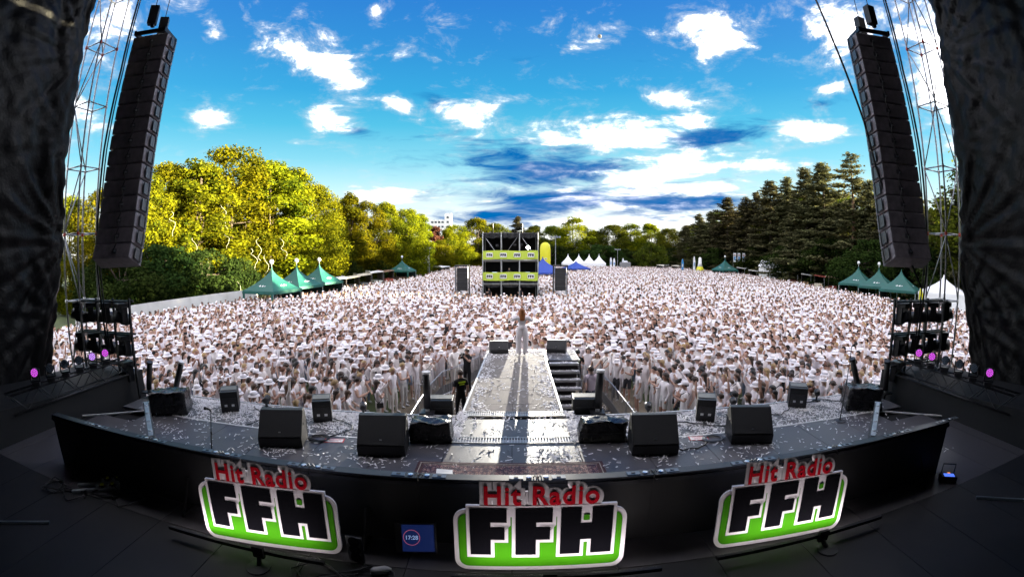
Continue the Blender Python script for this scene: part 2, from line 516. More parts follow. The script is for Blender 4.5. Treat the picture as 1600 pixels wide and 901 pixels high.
# ------------------------------------------------------------------ stage house: drapes, roof, towers
def drapes():
    cloth = mat('black_tarpaulin', (.005, .005, .0065), .42, var=.3, scale=1.5, bump=.8, bscale=11, spec=.2)
    for s, side in ((-1, 'left'), (1, 'right')):
        ny, nz = 150, 150
        y0, y1, z0, z1 = -5.5, 9.15, 0.4, 17.0
        Y, Z = np.meshgrid(np.linspace(y0, y1, ny), np.linspace(z0, z1, nz))
        rng = np.random.default_rng(3 + s)
        X = np.zeros_like(Y)
        # hanging folds, then tension creases that fan out from the tied edge points
        for k in range(14):
            f = rng.uniform(.8, 4.5); X += .012 / f ** .5 * np.sin(f * Y * 2 + rng.uniform(0, 6.3) + .35 * np.sin(Z * rng.uniform(.2, .7) + k))
        for zc, amp, wid in ((6.4, .10, 3.0), (12.2, .07, 3.2), (4.2, .07, 2.2), (9.3, .04, 2.6), (14.8, .05, 2.6)):
            dy, dz = (y1 - Y), (Z - zc)
            ang = np.arctan2(dz, dy + .05); r = np.hypot(dy, dz)
            X += amp * np.exp(-(r / wid) ** 2) * (.55 * np.sin(ang * 17 + zc) + .45 * np.sin(ang * 31 + 2 * zc)) * np.clip(r / .4, 0, 1)
        X += .025 * np.sin(Y * 9 + 3 * np.sin(Z * 1.7)) * np.sin(Z * 5.1 + Y)
        # the lower front corner is pulled back
        pull = np.clip((5.6 - Z) / 3.0, 0, 1) ** 1.3
        edge = np.clip((Y - 4.0) / 5.0, 0, 1)
        Yp = Y - pull * edge * .7
        Yp = Yp + edge ** 6 * (.05 * np.sin(Z * 1.3) + .035 * np.sin(Z * 6.3) + .02 * np.sin(Z * 14.1))
        V = np.stack([s * (13.3 + .12 * np.sin(Z * .5)) + X, Yp, Z], -1).reshape(-1, 3)
        idx = np.arange(ny * nz).reshape(nz, ny)
        F = np.stack([idx[:-1, :-1], idx[:-1, 1:], idx[1:, 1:], idx[1:, :-1]], -1).reshape(-1, 4)
        me = np_mesh('side_drape', V, F, cloth)
        me.polygons.foreach_set('use_smooth', [True] * len(F))
        o = obj('side_drape', me)
        md = o.modifiers.new('thick', 'SOLIDIFY'); md.thickness = .02
        tag(o, 'creased black tarpaulin closing the %s side of the stage' % side, 'drape', 'side tarpaulins of the stage')
    r = thing('stage_roof', 'black cloth roof and back wall over the stage', 'stage roof', (0, 0, 16.9))
    MB().box((0, 1.6, .25), (27.4, 15.2, .12)).build('roof_cloth', BLACK_CLOTH, r)
    MB().box((0, -5.7, -7.4), (27.0, .12, 15.0)).build('back_cloth', BLACK_CLOTH, r)
    MB().box((0, 9.3, -.2), (27.4, .4, .7)).build('front_beam', DARK_STEEL, r)


drapes()


def scaffold_tower(s, side):
    t = thing('scaffold_tower', 'tall steel lattice tower beside the %s stage tarpaulin' % side, 'scaffold tower', (s * 13.05, 9.75, 0), group='stage scaffold towers')
    W, D, H = .8, .8, 17.4
    cs = [(-W / 2, -D / 2), (W / 2, -D / 2), (W / 2, D / 2), (-W / 2, D / 2)]
    for x, y in cs:
        MB().tube([(x, y, 0), (x, y, H)], .03, 8).build('upright', STEEL, t, True)
    tubes = []
    for k in range(9):
        z = .6 + k * 2.0
        for i in range(4):
            a, b = cs[i], cs[(i + 1) % 4]
            MB().tube([(*a, z), (*b, z)], .022, 6).build('ledger', STEEL, t, True)
            if i in (0, 3) and z + 2 < H:
                z2 = z + 2.0
                p, q = (a, b) if (k + i) % 2 else (b, a)
                MB().tube([(*p, z + .06), (*q, z2 - .06)], .022, 6).build('diagonal', STEEL, t, True)
            MB().lathe([(.045, z - .05), (.05, z), (.045, z + .05)], 8, (a[0], a[1], 0)).build('coupler', ALU if k % 3 else mat('red_coupler', (.5, .05, .03), .5), t)


scaffold_tower(-1, 'left'); scaffold_tower(1, 'right')


def line_array(s, side):
    n = 15
    t = thing('line_array', 'tall curved hanging loudspeaker array on the %s of the stage' % side, 'loudspeaker array', (s * 10.55, 9.95, 12.85), -s * R(17), 'hanging loudspeaker arrays')
    # local: back of the cabinets faces -y
    cab = mat('cabinet_paint', (.17, .15, .17), .5, var=.25, scale=6, bump=.1, bscale=150)
    grip = mat('cabinet_rigging', (.09, .09, .10), .4, .7, var=.2)
    W, D, H = 1.38, .62, .425
    poly = [(-W / 2, D / 2), (W / 2, D / 2), (W / 2 - .07, -D / 2), (-W / 2 + .07, -D / 2)]
    mb = MB(); n4 = 4
    vs = [(x, y, z * H / 2 * (1 if y > 0 else .93)) for z in (-1, 1) for x, y in poly]
    mb.add(vs, [(0, 1, 2, 3), (7, 6, 5, 4), (0, 4, 5, 1), (1, 5, 6, 2), (2, 6, 7, 3), (3, 7, 4, 0)])
    me = mb.mesh('cabinet', cab)
    bm = bmesh.new(); bm.from_mesh(me); bmesh.ops.recalc_face_normals(bm, faces=bm.faces)
    bmesh.ops.bevel(bm, geom=bm.edges[:], offset=.012, segments=1, affect='EDGES'); bm.to_mesh(me); bm.free()
    rigm = [MB().box((sx * (W / 2 + .012), .02, 0), (.024, .34, .30)).box((sx * (W / 2 + .03), .16, .02), (.03, .06, H - .03)).mesh('rigging_plate', grip) for sx in (-1, 1)]
    conn = MB().box((0, -D / 2 - .012, -.02), (.16, .02, .12)).box((.03, -D / 2 - .035, -.03), (.04, .05, .04), mi=1).mesh('connector_plate', [mat('connector', (.10, .10, .11), .3, .7), mat('plug', (.35, .36, .40), .3, .6)])
    p = Vector((0, 0, -.55)); a = 0.0
    pts = []
    for k in range(n):
        a = R(-5.0 - .35 * k - (max(0, k - 9) ** 2) * .55)     # tilts down at the bottom, faces the audience (+y)
        Mx = Matrix.Rotation(a, 4, 'X')
        c = p + Mx.to_3x3() @ Vector((0, 0, -H / 2))
        o = obj('cabinet', me, t); o.location = c; o.rotation_euler = (a, 0, 0)
        [obj('rigging_plate', rm_, o) for rm_ in rigm]; q = obj('connector_plate', conn, o); q.location = (s * -.1, 0, 0)
        pts.append(c + Mx.to_3x3() @ Vector((-s * .08, -D / 2 - .05, -.03)))
        p = p + Mx.to_3x3() @ Vector((0, 0, -H - .026))
    fr = MB()
    for sx in (-1, 1): fr.bar((sx * .52, -.45, -.45), (sx * .52, .45, -.45), .07, .14)
    fr.bar((-.55, -.38, -.45), (.55, -.38, -.45), .07, .12).bar((-.55, .38, -.45), (.55, .38, -.45), .07, .12).bar((-.52, 0, -.42), (.52, 0, -.42), .06, .08)
    fr.build('flying_frame', DARK_STEEL, t)
    for y in (-.42, .40):
        h = MB().box((0, y, .08), (.30, .24, .62), rz=.3).box((.05, y, -.26), (.12, .12, .14)).build('chain_hoist', mat('hoist', (.02, .02, .022), .4, .2), t, bevel=.02)
        MB().tube([(0, y, .35), (0, y, 6.2)], .014, 6).build('chain', DARK_STEEL, h)
    # loudspeaker leads looping from cabinet to cabinet
    for k in range(n - 1):
        a_, b_ = pts[k], pts[k + 1]
        m_ = (a_ + b_) / 2 + Vector((-s * .12, -.07, 0))
        MB().tube([a_, a_ * .6 + m_ * .4 + Vector((0, -.04, .05)), m_, b_ * .6 + m_ * .4 + Vector((0, -.04, -.05)), b_], .014, 5).build('link_cable', BLACK, t, True)
    for j, (dx, r_) in enumerate(((s * .70, .022), (s * .78, .032))):
        MB().tube([(dx, -.3, 6.2), (dx * 1.02, -.32, 1.0), (dx * 1.06, -.36, -1.6), (dx * 1.25, -.45, -4.0), (dx * 1.3, -.55, -7.0), (dx * 1.1, -.5, -9.6)], r_, 6).build('feed_cable', BLACK, t, True)


line_array(-1, 'left'); line_array(1, 'right')


def hanging_cable():
    o = MB().tube([at(1272, -6, 13.0), at(1300, 60, 13.1), at(1328, 130, 13.2), at(1350, 190, 13.3), at(1368, 260, 13.5), at(1400, 360, 13.7), at(1440, 450, 13.9)], .035, 6).build('power_cable', BLACK, None, True)
    tag(o, 'thick black cable sagging across the sky beside the right loudspeaker array', 'cable')


hanging_cable()


# ------------------------------------------------------------------ side-stage light racks
LENS_ON = mat('lamp_lens_magenta', (.5, .05, .5), .3, emit=(.72, .10, .85), estr=.045)
LENS_HALF = mat('lamp_lens_violet', (.3, .15, .45), .3, emit=(.45, .22, .75), estr=.07)
LENS_OFF = mat('lamp_lens_pale', (.12, .17, .24), .15, .3)
LAMP_BODY = mat('lamp_body', (.013, .013, .016), .4, var=.2)


def washlight(loc, face, lens, label):
    """small moving light: base, yoke, head with a honeycomb of lenses"""
    t = thing('wash_light', label, 'stage light', loc, face, 'side wash lights'); t.scale = (.8, .8, .8)
    MB().box((0, 0, .06), (.26, .24, .12)).build('base', LAMP_BODY, t, bevel=.015)
    y = MB()
    for sx in (-1, 1): y.box((sx * .15, 0, .30), (.035, .10, .34))
    y.box((0, 0, .14), (.33, .12, .04)); y.build('yoke', LAMP_BODY, t)
    Mh = Matrix.Rotation(R(88), 3, 'X')
    h = MB().lathe([(.07, -.16), (.12, -.12), (.135, -.02), (.135, .06), (.12, .065)], 16, (0, 0, .38), Mh).build('head', LAMP_BODY, t, True)
    k = 0
    for r, n in ((0, 1), (.052, 6), (.097, 12)):
        for j in range(n):
            a = 2 * math.pi * j / n + (.26 if n == 12 else 0)
            c = Vector((r * math.cos(a), r * math.sin(a), .067))
            MB().lathe([(.021, 0), (.021, .004), (.010, .010)], 8, Vector((0, 0, .38)) + Mh @ c, Mh).build('lens', lens, h)


def movinghead(loc, face, tilt, label):
    t = thing('moving_head', label, 'stage light', loc, face, 'dark moving heads in the side racks')
    MB().box((0, 0, -.07), (.40, .34, .14)).build('base', LAMP_BODY, t, bevel=.02)
    for sx in (-1, 1): MB().box((sx * .23, 0, -.33), (.07, .16, .44), taper=1.2).build('yoke_arm', LAMP_BODY, t)
    Mh = Matrix.Rotation(tilt, 3, 'X')
    MB().lathe([(.10, -.28), (.17, -.22), (.185, -.05), (.15, .08), (.165, .26), (.15, .265)], 14, (0, 0, -.42), Mh).build('head', LAMP_BODY, t, True)


def side_rack(s, side):
    """black-clad wing, a truss of wash lights above it and a frame of moving heads"""
    w = thing('wing_platform', 'black clad platform under the light racks on the %s wing' % side, 'platform', (s * 11.6, 7.6, DECK), group='black wing platforms')
    MB().prism_x([(-4.4, -1.9), (2.4, -1.9), (2.4, .62), (.7, .62), (-.2, .62), (-4.4, .9)], -1.0 if s > 0 else -1.7, 1.7 if s > 0 else 1.0).build('black_cladding', BLACK_CLOTH, w)
    # lattice girder running along the wing
    t = thing('light_truss', 'dark lattice truss carrying the wash lights on the %s wing' % side, 'truss', (s * 10.5, 7.4, DECK + 1.05), group='side light trusses')
    A, B, hh = -2.2, 1.9, .42
    for z in (0, -hh):
        for x in (0, s * .35):
            MB().tube([(x, A, z - (.35 if False else 0)), (x, B, z)], .026, 7).build('chord', DARK_STEEL, t, True)
    n = 9
    for k in range(n):
        y0, y1 = A + (B - A) * k / n, A + (B - A) * (k + 1) / n
        for x in (0, s * .35):
            MB().tube([(x, y0, -hh if k % 2 else 0), (x, y1, 0 if k % 2 else -hh)], .014, 5).build('brace', DARK_STEEL, t)
        MB().tube([(0, y0, 0), (s * .35, y0, 0)], .014, 5).build('brace', DARK_STEEL, t)
    states = [LENS_ON, LENS_OFF, LENS_OFF, LENS_OFF, LENS_HALF, LENS_ON] if s < 0 else [LENS_ON, LENS_OFF, LENS_OFF, LENS_OFF, LENS_ON, LENS_ON]
    words = {LENS_ON.name: 'magenta lit', LENS_HALF.name: 'dim violet lit', LENS_OFF.name: 'unlit pale'}
    places = ['outermost', 'second outermost', 'third outermost', 'third innermost', 'second innermost', 'innermost']
    for k in range(6):
        y = 6.05 + k * .49
        lab = '%s wash light, %s of the six on the %s truss' % (words[states[k].name], places[k], side)
        face = math.atan2(-s * -10.5, 0) if False else (s * -1) * R(52)
        washlight((s * 10.45, y - .05, DECK + 1.10), face, states[k], lab)
    # frame with three shelves of moving heads
    f = thing('light_stand', 'open black steel frame holding moving heads on the %s wing' % side, 'lighting frame', (s * 11.35, 9.5, DECK), group='moving head frames')
    for x in (-s * 1.0, -s * .25, s * .6, s * 1.5):
        MB().box((x, 0, 1.15), (.06, .06, 3.1)).build('upright', LAMP_BODY, f)
    for z in (2.62, 1.72, .86):
        for y in (-.12, .12):
            MB().box((s * .25, y, z), (2.6, .05, .05)).build('shelf_rail', LAMP_BODY, f)
    rows = ['top', 'middle', 'bottom']
    cols = ['innermost', 'second innermost', 'second outermost', 'outermost']
    for r_, z in enumerate((2.60, 1.70, .98)):
        for c_, x in enumerate((-.62, .15, .92, 1.6)):
            if r_ == 2 and c_ > 0: continue
            movinghead((s * (11.35 + x), 9.5, DECK + z - .02), s * R(20 + 10 * c_), R(70 + 12 * ((c_ + r_) % 3)),
                       'dark moving head, %s in the %s row of the %s frame' % (cols[c_], rows[r_], side))


side_rack(-1, 'left'); side_rack(1, 'right')


# ------------------------------------------------------------------ things on the stage
WEDGE = mat('wedge_paint', (.010, .010, .012), .5, var=.25, bump=.12, bscale=200)
GRILLE = mat('wedge_grille', (.006, .006, .008), .6, var=.2, bump=.3, bscale=400)


def wedge(loc, rz, w, d, h, label, group, parts=True):
    """floor monitor: slanted grille towards the performer (local -y)"""
    t = thing('floor_monitor', label, 'monitor speaker', loc, rz, group)
    prof = [(-d / 2, 0), (d / 2, 0), (d / 2 + .02, h * .55), (d / 2 - .10, h), (d / 2 - .26, h), (-d / 2 - .02, h * .30)]
    MB().prism_x(prof, -w / 2, w / 2).build('cabinet', WEDGE, t, bevel=.014)
    a, b = Vector((0, -d / 2 - .02, h * .30)), Vector((0, d / 2 - .26, h))
    nrm = Vector((0, -(b - a).z, (b - a).y)).normalized()
    u = (b - a).normalized()
    g = MB()
    q = [a + u * .03 + nrm * .004, b - u * .03 + nrm * .004]
    vs = [(sx * (w / 2 - .03), p.y, p.z) for p in q for sx in (-1, 1)] + [(sx * (w / 2 - .03), p.y + nrm.y * .012, p.z + nrm.z * .012) for p in q for sx in (-1, 1)]
    g.add(vs, [(4, 5, 7, 6), (0, 1, 5, 4), (2, 6, 7, 3), (0, 4, 6, 2), (1, 3, 7, 5)])
    g.build('grille', GRILLE, t)
    for sx in (-1, 1):
        MB().box((sx * (w / 2 + .004), .05, h * .6), (.012, .16, .05)).build('handle', BLACK, t)
    MB().box((0, q[0].y + nrm.y * .016 + u.y * .1, q[0].z + nrm.z * .016 + u.z * .1), (.045, .004, .02)).build('badge', ALU, t)
    return t


G_W = 'big stage monitors'
wedge((-4.6, 8.0, DECK), R(14), .92, .66, .66, 'big black floor monitor, leftmost of the four on the dark deck', G_W)
wedge((-2.45, 8.05, DECK), R(6), .92, .66, .68, 'big black floor monitor just left of the taped black bundle', G_W)
wedge((2.7, 8.05, DECK), R(-6), .90, .66, .68, 'big black floor monitor just right of the catwalk bundle', G_W)
wedge((4.86, 8.12, DECK), R(-14), .90, .66, .66, 'big black floor monitor, rightmost of the four on the dark deck', G_W)
wedge((-.5, 17.05, DECK), R(8), .68, .52, .44, 'black floor monitor at the catwalk end left of the singer', 'catwalk end monitors')
wedge((1.68, 17.1, DECK), R(-12), .72, .52, .46, 'black floor monitor at the catwalk end right of the singer', 'catwalk end monitors')

TARP = mat('black_plastic_cover', (.010, .010, .012), .28, var=.3, bump=.9, bscale=7)


def covered(loc, rz, w, d, h, label, seed):
    """a box under crumpled black plastic"""
    rng = random.Random(seed)
    bm = bmesh.new()
    bmesh.ops.create_cube(bm, size=1)
    bmesh.ops.subdivide_edges(bm, edges=bm.edges[:], cuts=7, use_grid_fill=True)
    for v in bm.verts:
        z = v.co.z + .5
        flare = 1 + .10 * (1 - z) ** 2
        top = 1 - .22 * max(0, v.co.y + .1) * (z ** 2)
        c = Vector((v.co.x * w * flare, v.co.y * d * flare, z * h * top))
        if z > .05:
            n = Vector((math.sin(c.x * 13 + seed) * math.cos(c.z * 9 + seed), math.sin(c.y * 15 + c.z * 5 + seed), math.sin(c.x * 11 + c.y * 14 + seed)))
            c += n * .03 + Vector((rng.uniform(-1, 1), rng.uniform(-1, 1), rng.uniform(-1, 1))) * .012
        v.co = c
    me = bpy.data.meshes.new('plastic_cover'); bm.to_mesh(me); bm.free()
    me.materials.append(TARP); me.polygons.foreach_set('use_smooth', [True] * len(me.polygons))
    t = thing('covered_speaker', label, 'covered speaker', loc, rz, 'speakers wrapped in black plastic')
    obj('plastic_cover', me, t)
    MB().box((0, 0, h * .42), (w * .82, d * .82, h * .8)).build('cabinet', WEDGE, t)
    s_ = MB()
    s_.tube([(-w * .53, -d * .54, h * .5), (0, -d * .56, h * .46), (w * .53, -d * .54, h * .5)], .008, 4); s_.build('strap', BLACK, t)


covered((-1.62, 8.75, DECK), .05, .78, .55, .42, 'low speaker wrapped in crumpled black plastic left of the catwalk mouth', 1)
covered((1.84, 8.75, DECK), -.05, .90, .55, .42, 'low speaker wrapped in crumpled black plastic right of the catwalk mouth', 5)
covered((-8.45, 8.85, DECK), .5, .95, .8, .55, 'rounded speaker under a black cover by the tilted tube', 9)
covered((8.95, 9.05, DECK), -.5, .95, .8, .55, 'rounded speaker under a black cover right of the tall microphone stand', 13)


def fill_speaker(loc, rz, w, d, h, label):
    t = thing('fill_speaker', label, 'speaker box', loc, rz, 'small speaker boxes along the stage edge')
    MB().box((0, 0, h / 2), (w, d, h)).build('cabinet', WEDGE, t, bevel=.012)
    MB().box((0, 0, h + .008), (w * .9, d * .55, .016)).build('lid', mat('box_lid', (.16, .155, .14), .5, var=.3), t)
    MB().box((0, -d / 2 - .006, h * .45), (w * .8, .012, h * .5)).build('back_panel', mat('box_back', (.03, .03, .034), .4, .3, var=.3), t)
    for sx in (-1, 1): MB().box((sx * w * .2, -d / 2 - .016, h * .35), (.07, .02, .05)).build('connector', ALU, t)
    for sx in (-1, 1): MB().box((sx * (w / 2 + .003), 0, h * .6), (.01, .18, .06)).build('handle', BLACK, t)


fill_speaker((-7.0, 9.6, DECK - .03), R(30), .46, .62, .52, 'small black speaker box on the stage edge, leftmost of the four')
fill_speaker((-4.38, 9.62, DECK - .03), R(22), .44, .62, .50, 'small black speaker box on the stage edge behind the two left monitors')
fill_speaker((4.48, 9.62, DECK - .03), R(-22), .44, .62, .52, 'small black speaker box on the stage edge behind the two right monitors')
fill_speaker((7.28, 9.85, DECK - .03), R(-30), .48, .62, .52, 'small black speaker box on the stage edge, rightmost of the four')
fill_speaker((-1.72, 10.62, DECK - .35), R(4), .62, .5, .62, 'grey topped box beside the left upright tube')
fill_speaker((1.80, 10.62, DECK - .35), R(-4), .70, .5, .66, 'grey topped box beside the right upright tube')


def cannon(base, top, r, label, cap=False):
    a, b = Vector(base), Vector(top)
    t = thing('confetti_cannon', label, 'confetti cannon', a, 0, 'black confetti tubes')
    d = (b - a); L = d.length; u = d.normalized()
    M = u.to_track_quat('Z', 'Y').to_matrix()
    MB().lathe([(r, L * .12), (r, L - .03), (r * .8, L - .028), (r * .8, L * .8)], 14, (0, 0, 0), M).build('barrel', BLACK, t, True)
    MB().lathe([(r * 1.15, L - .05), (r * 1.15, L)], 14, (0, 0, 0), M).build('rim', WHITE if cap else DARK_STEEL, t)
    MB().lathe([(r * .6, 0), (r * .6, L * .14)], 10, (0, 0, 0), M).build('valve', ALU, t)
    MB().box((0, 0, .02), (r * 4, r * 4, .04)).build('base', DARK_STEEL, t)


cannon((-9.15, 9.75, DECK), (-8.75, 9.85, 3.02), .085, 'black confetti tube leaning over by the covered speaker on the left', True)
cannon((-10.02, 9.6, DECK + .1), (-9.75, 9.55, 3.0), .085, 'black confetti tube nearest the left light frame')
cannon((-1.98, 10.25, DECK), (-1.97, 10.22, 3.02), .085, 'upright black confetti tube left of the catwalk', True)
cannon((2.0, 10.25, DECK), (2.03, 10.22, 3.06), .085, 'upright black confetti tube right of the catwalk', True)
cannon((9.5, 9.7, DECK), (9.02, 9.75, 3.1), .085, 'black confetti tube leaning over by the right covered speaker')
cannon((10.25, 9.4, DECK + .1), (10.05, 9.3, 3.05), .085, 'black confetti tube nearest the right light frame')


def mic_stand(loc, h, tilt, label, big=False):
    t = thing('microphone_stand', label, 'microphone stand', loc)
    top = Vector((tilt, 0, h))
    MB().lathe([(.16, 0), (.16, .015), (.05, .03), (.02, .05)], 20).build('base', DARK_STEEL, t)
    MB().tube([(0, 0, .03), top * .55], .014, 8).build('lower_tube', DARK_STEEL, t, True)
    MB().tube([top * .55, top], .009, 8).build('upper_tube', BLACK, t, True)
    MB().lathe([(.018, -.03), (.018, .03)], 8, top * .55).build('clutch', BLACK, t)
    m = MB().tube([top, top + Vector((0, -.05, .05)), top + Vector((0, -.13, .09))], [.016, .02, .024], 8).build('microphone', BLACK, t, True)
    MB().lathe([(.0, -.035), (.026, -.02), (.032, 0), (.026, .02), (0, .035)], 10, top + Vector((0, -.16, .10))).build('head_grille', mat('mic_grille', (.05, .05, .055), .5, .6), m, True)


mic_stand((-5.6, 6.75, DECK), .98, .18, 'short black microphone stand just behind the left part of the video wall')
mic_stand((7.58, 8.32, DECK), 1.75, .06, 'tall thin microphone stand with round base at the right of the deck')


def carpet():
    m = bpy.data.materials.new('persian_pattern'); m.use_nodes = True
    N, L = m.node_tree.nodes, m.node_tree.links
    b = N['Principled BSDF']; b.inputs['Roughness'].default_value = .95
    tc = N.new('ShaderNodeTexCoord')
    v = N.new('ShaderNodeTexVoronoi'); v.inputs['Scale'].default_value = 13; v.feature = 'F1'; L.new(tc.outputs['Object'], v.inputs['Vector'])
    n = N.new('ShaderNodeTexMagic'); n.inputs['Scale'].default_value = 9; n.inputs['Distortion'].default_value = 3; n.turbulence_depth = 4; L.new(tc.outputs['Object'], n.inputs['Vector'])
    mx = N.new('ShaderNodeMath'); mx.operation = 'ADD'; L.new(v.outputs['Distance'], mx.inputs[0]); L.new(n.outputs['Fac'], mx.inputs[1])
    r = N.new('ShaderNodeValToRGB'); r.color_ramp.interpolation = 'CONSTANT'; L.new(mx.outputs[0], r.inputs[0])
    e = r.color_ramp.elements
    e[0].position = 0; e[0].color = (.22, .05, .05, 1); e[1].position = .92; e[1].color = (.05, .03, .05, 1)
    for p, c in ((.45, (.60, .52, .42)), (.52, (.26, .05, .05)), (.66, (.09, .10, .14)), (.74, (.62, .54, .44)), (.80, (.18, .05, .05))):
        q = e.new(p); q.color = c + (1,)
    L.new(r.outputs[0], b.inputs['Base Color'])
    border = mat('carpet_border', (.07, .03, .035), .95, var=.5, scale=20)
    cream = mat('carpet_cream', (.36, .31, .26), .95, var=.3, scale=30)
    t = thing('carpet', 'patterned red and cream oriental carpet in front of the video wall', 'carpet', (-.03, 7.02, DECK + .006))
    w, d = 3.3, 1.16
    MB().box((0, 0, .004), (w, d, .008)).build('border', border, t)
    MB().box((0, 0, .0095), (w - .26, d - .26, .003)).build('field', m, t)
    f = MB()
    for y in (-d / 2 + .06, d / 2 - .06): f.box((0, y, .0095), (w - .1, .018, .003))
    for y in (-d / 2 + .115, d / 2 - .115): f.box((0, y, .0095), (w - .22, .014, .003))
    for x in (-w / 2 + .06, w / 2 - .06): f.box((x, 0, .0092), (.018, d - .14, .003))
    f.build('stripe', cream, t)
    o = MB().add([(-.14, -.1, 0), (.15, -.12, .004), (.12, .11, .002), (-.16, .12, .012)], [(0, 1, 2, 3)]).build('paper_sheet', WHITE)
    o.location = (-1.14, 7.14, DECK + .03)
    o.modifiers.new('t', 'SOLIDIFY').thickness = .002
    tag(o, 'white sheet of paper lying on the carpet', 'paper')


carpet()


def floor_bits():
    red = mat('sticker_red', (.55, .04, .04), .5)
    for x, y, rz, lab in ((-3.58, 8.28, .15, 'white floor sticker with red border near the left monitors'), (3.81, 8.36, -.15, 'white floor sticker with red border near the right monitors')):
        t = thing('floor_sticker', lab, 'sticker', (x, y, DECK + .004), rz, 'red bordered floor stickers')
        MB().box((0, 0, .001), (.42, .20, .002)).build('border', red, t)
        MB().box((0, 0, .003), (.37, .15, .002)).build('face', WHITE, t)
        b = MB()
        for k in range(2): b.box((0, .03 - k * .05, .0045), (.28 - k * .08, .018, .001))
        tag(b.build('lettering', red, t), kind='stuff')
    rng = random.Random(4)

    def coil(c, r, n, label, colr=BLACK):
        pts = []
        for k in range(n * 14):
            a = 2 * math.pi * k / 14; rr = r * (1 + .16 * math.sin(k * .37) + rng.uniform(-.05, .05))
            pts.append((c[0] + rr * math.cos(a) * 1.25, c[1] + rr * math.sin(a), c[2] + .012 + .004 * (k / 14) + rng.uniform(0, .012)))
        tag(MB().tube(pts, .011, 4).build('cable_coil', colr, None, True), label, 'cable', 'coiled cables')
    coil((-3.92, 8.3, DECK), .17, 5, 'black cable coil right of the leftmost big monitor')
    coil((4.1, 8.25, DECK), .17, 5, 'grey cable coil left of the rightmost big monitor', mat('grey_cable', (.12, .14, .18), .5))
    for pts, lab in (([(-6.4, 9.75), (-6.0, 9.5), (-5.7, 9.0), (-5.9, 8.6)], 'thin black cable between the two left speaker boxes'),
                     ([(-4.1, 9.5), (-3.6, 9.3), (-3.4, 8.9), (-3.75, 8.45)], 'thin black cable from the second speaker box to the coil'),
                     ([(3.0, 9.95), (3.6, 9.4), (4.2, 9.1), (4.7, 8.8)], 'thin black cable curving behind the right monitors'),
                     ([(6.9, 9.6), (6.4, 9.2), (5.6, 9.3), (5.0, 9.55)], 'thin black cable between the two right speaker boxes'),
                     ([(7.6, 9.8), (8.1, 9.95), (8.5, 9.6), (9.3, 9.4)], 'thin black cable from the rightmost speaker box'),
                     ([(2.9, 8.3), (3.3, 7.85), (3.7, 7.9), (4.0, 8.2)], 'grey cable running from a right monitor to its coil')):
        P = [Vector((x, y, DECK + .014)) for x, y in pts]; Q = []
        for i in range(len(P) - 1):
            for k in range(5):
                u = k / 5; Q.append(P[i].lerp(P[i + 1], u) + Vector((.03 * math.sin(i * 5 + k), .03 * math.cos(i * 3 + k * 2), 0)))
        tag(MB().tube(Q + [P[-1]], .014, 5).build('stage_cable', BLACK, None, True), lab, 'cable', 'loose cables on the stage')
    # small clamped stage-edge lamps
    for x, y, lab in ((-6.05, 9.85, 'small black floor lamp between the two left speaker boxes'), (-3.45, 9.9, 'small black floor lamp right of the second speaker box'),
                      (3.15, 9.95, 'small black floor lamp left of the third speaker box'), (5.35, 9.9, 'small black floor lamp right of the third speaker box'), (8.0, 9.9, 'small black floor lamp right of the rightmost speaker box')):
        t = thing('floor_lamp', lab, 'stage light', (x, y, DECK - .03), rng.uniform(-.5, .5), 'small lamps along the stage edge')
        MB().box((0, 0, .03), (.22, .16, .06)).build('base', LAMP_BODY, t, bevel=.01)
        MB().bar((0, 0, .05), (0, 0, .20), .05).build('bracket', LAMP_BODY, t)
        MB().lathe([(.05, -.1), (.08, -.06), (.09, .08), (.075, .1)], 10, (0, 0, .24), Matrix.Rotation(R(-70), 3, 'X')).build('head', LAMP_BODY, t, True)
    t = thing('water_bottle', 'clear water bottle standing at the left wing panel', 'bottle', (-8.55, 8.35, DECK))
    cl = mat('bottle_plastic', (.55, .62, .68), .1)
    MB().lathe([(.035, 0), (.036, .16), (.02, .20), (.014, .22)], 10).build('body', cl, t, True)
    MB().lathe([(.016, .22), (.016, .245)], 10).build('cap', mat('bottle_cap', (.5, .05, .05), .4), t)


floor_bits()


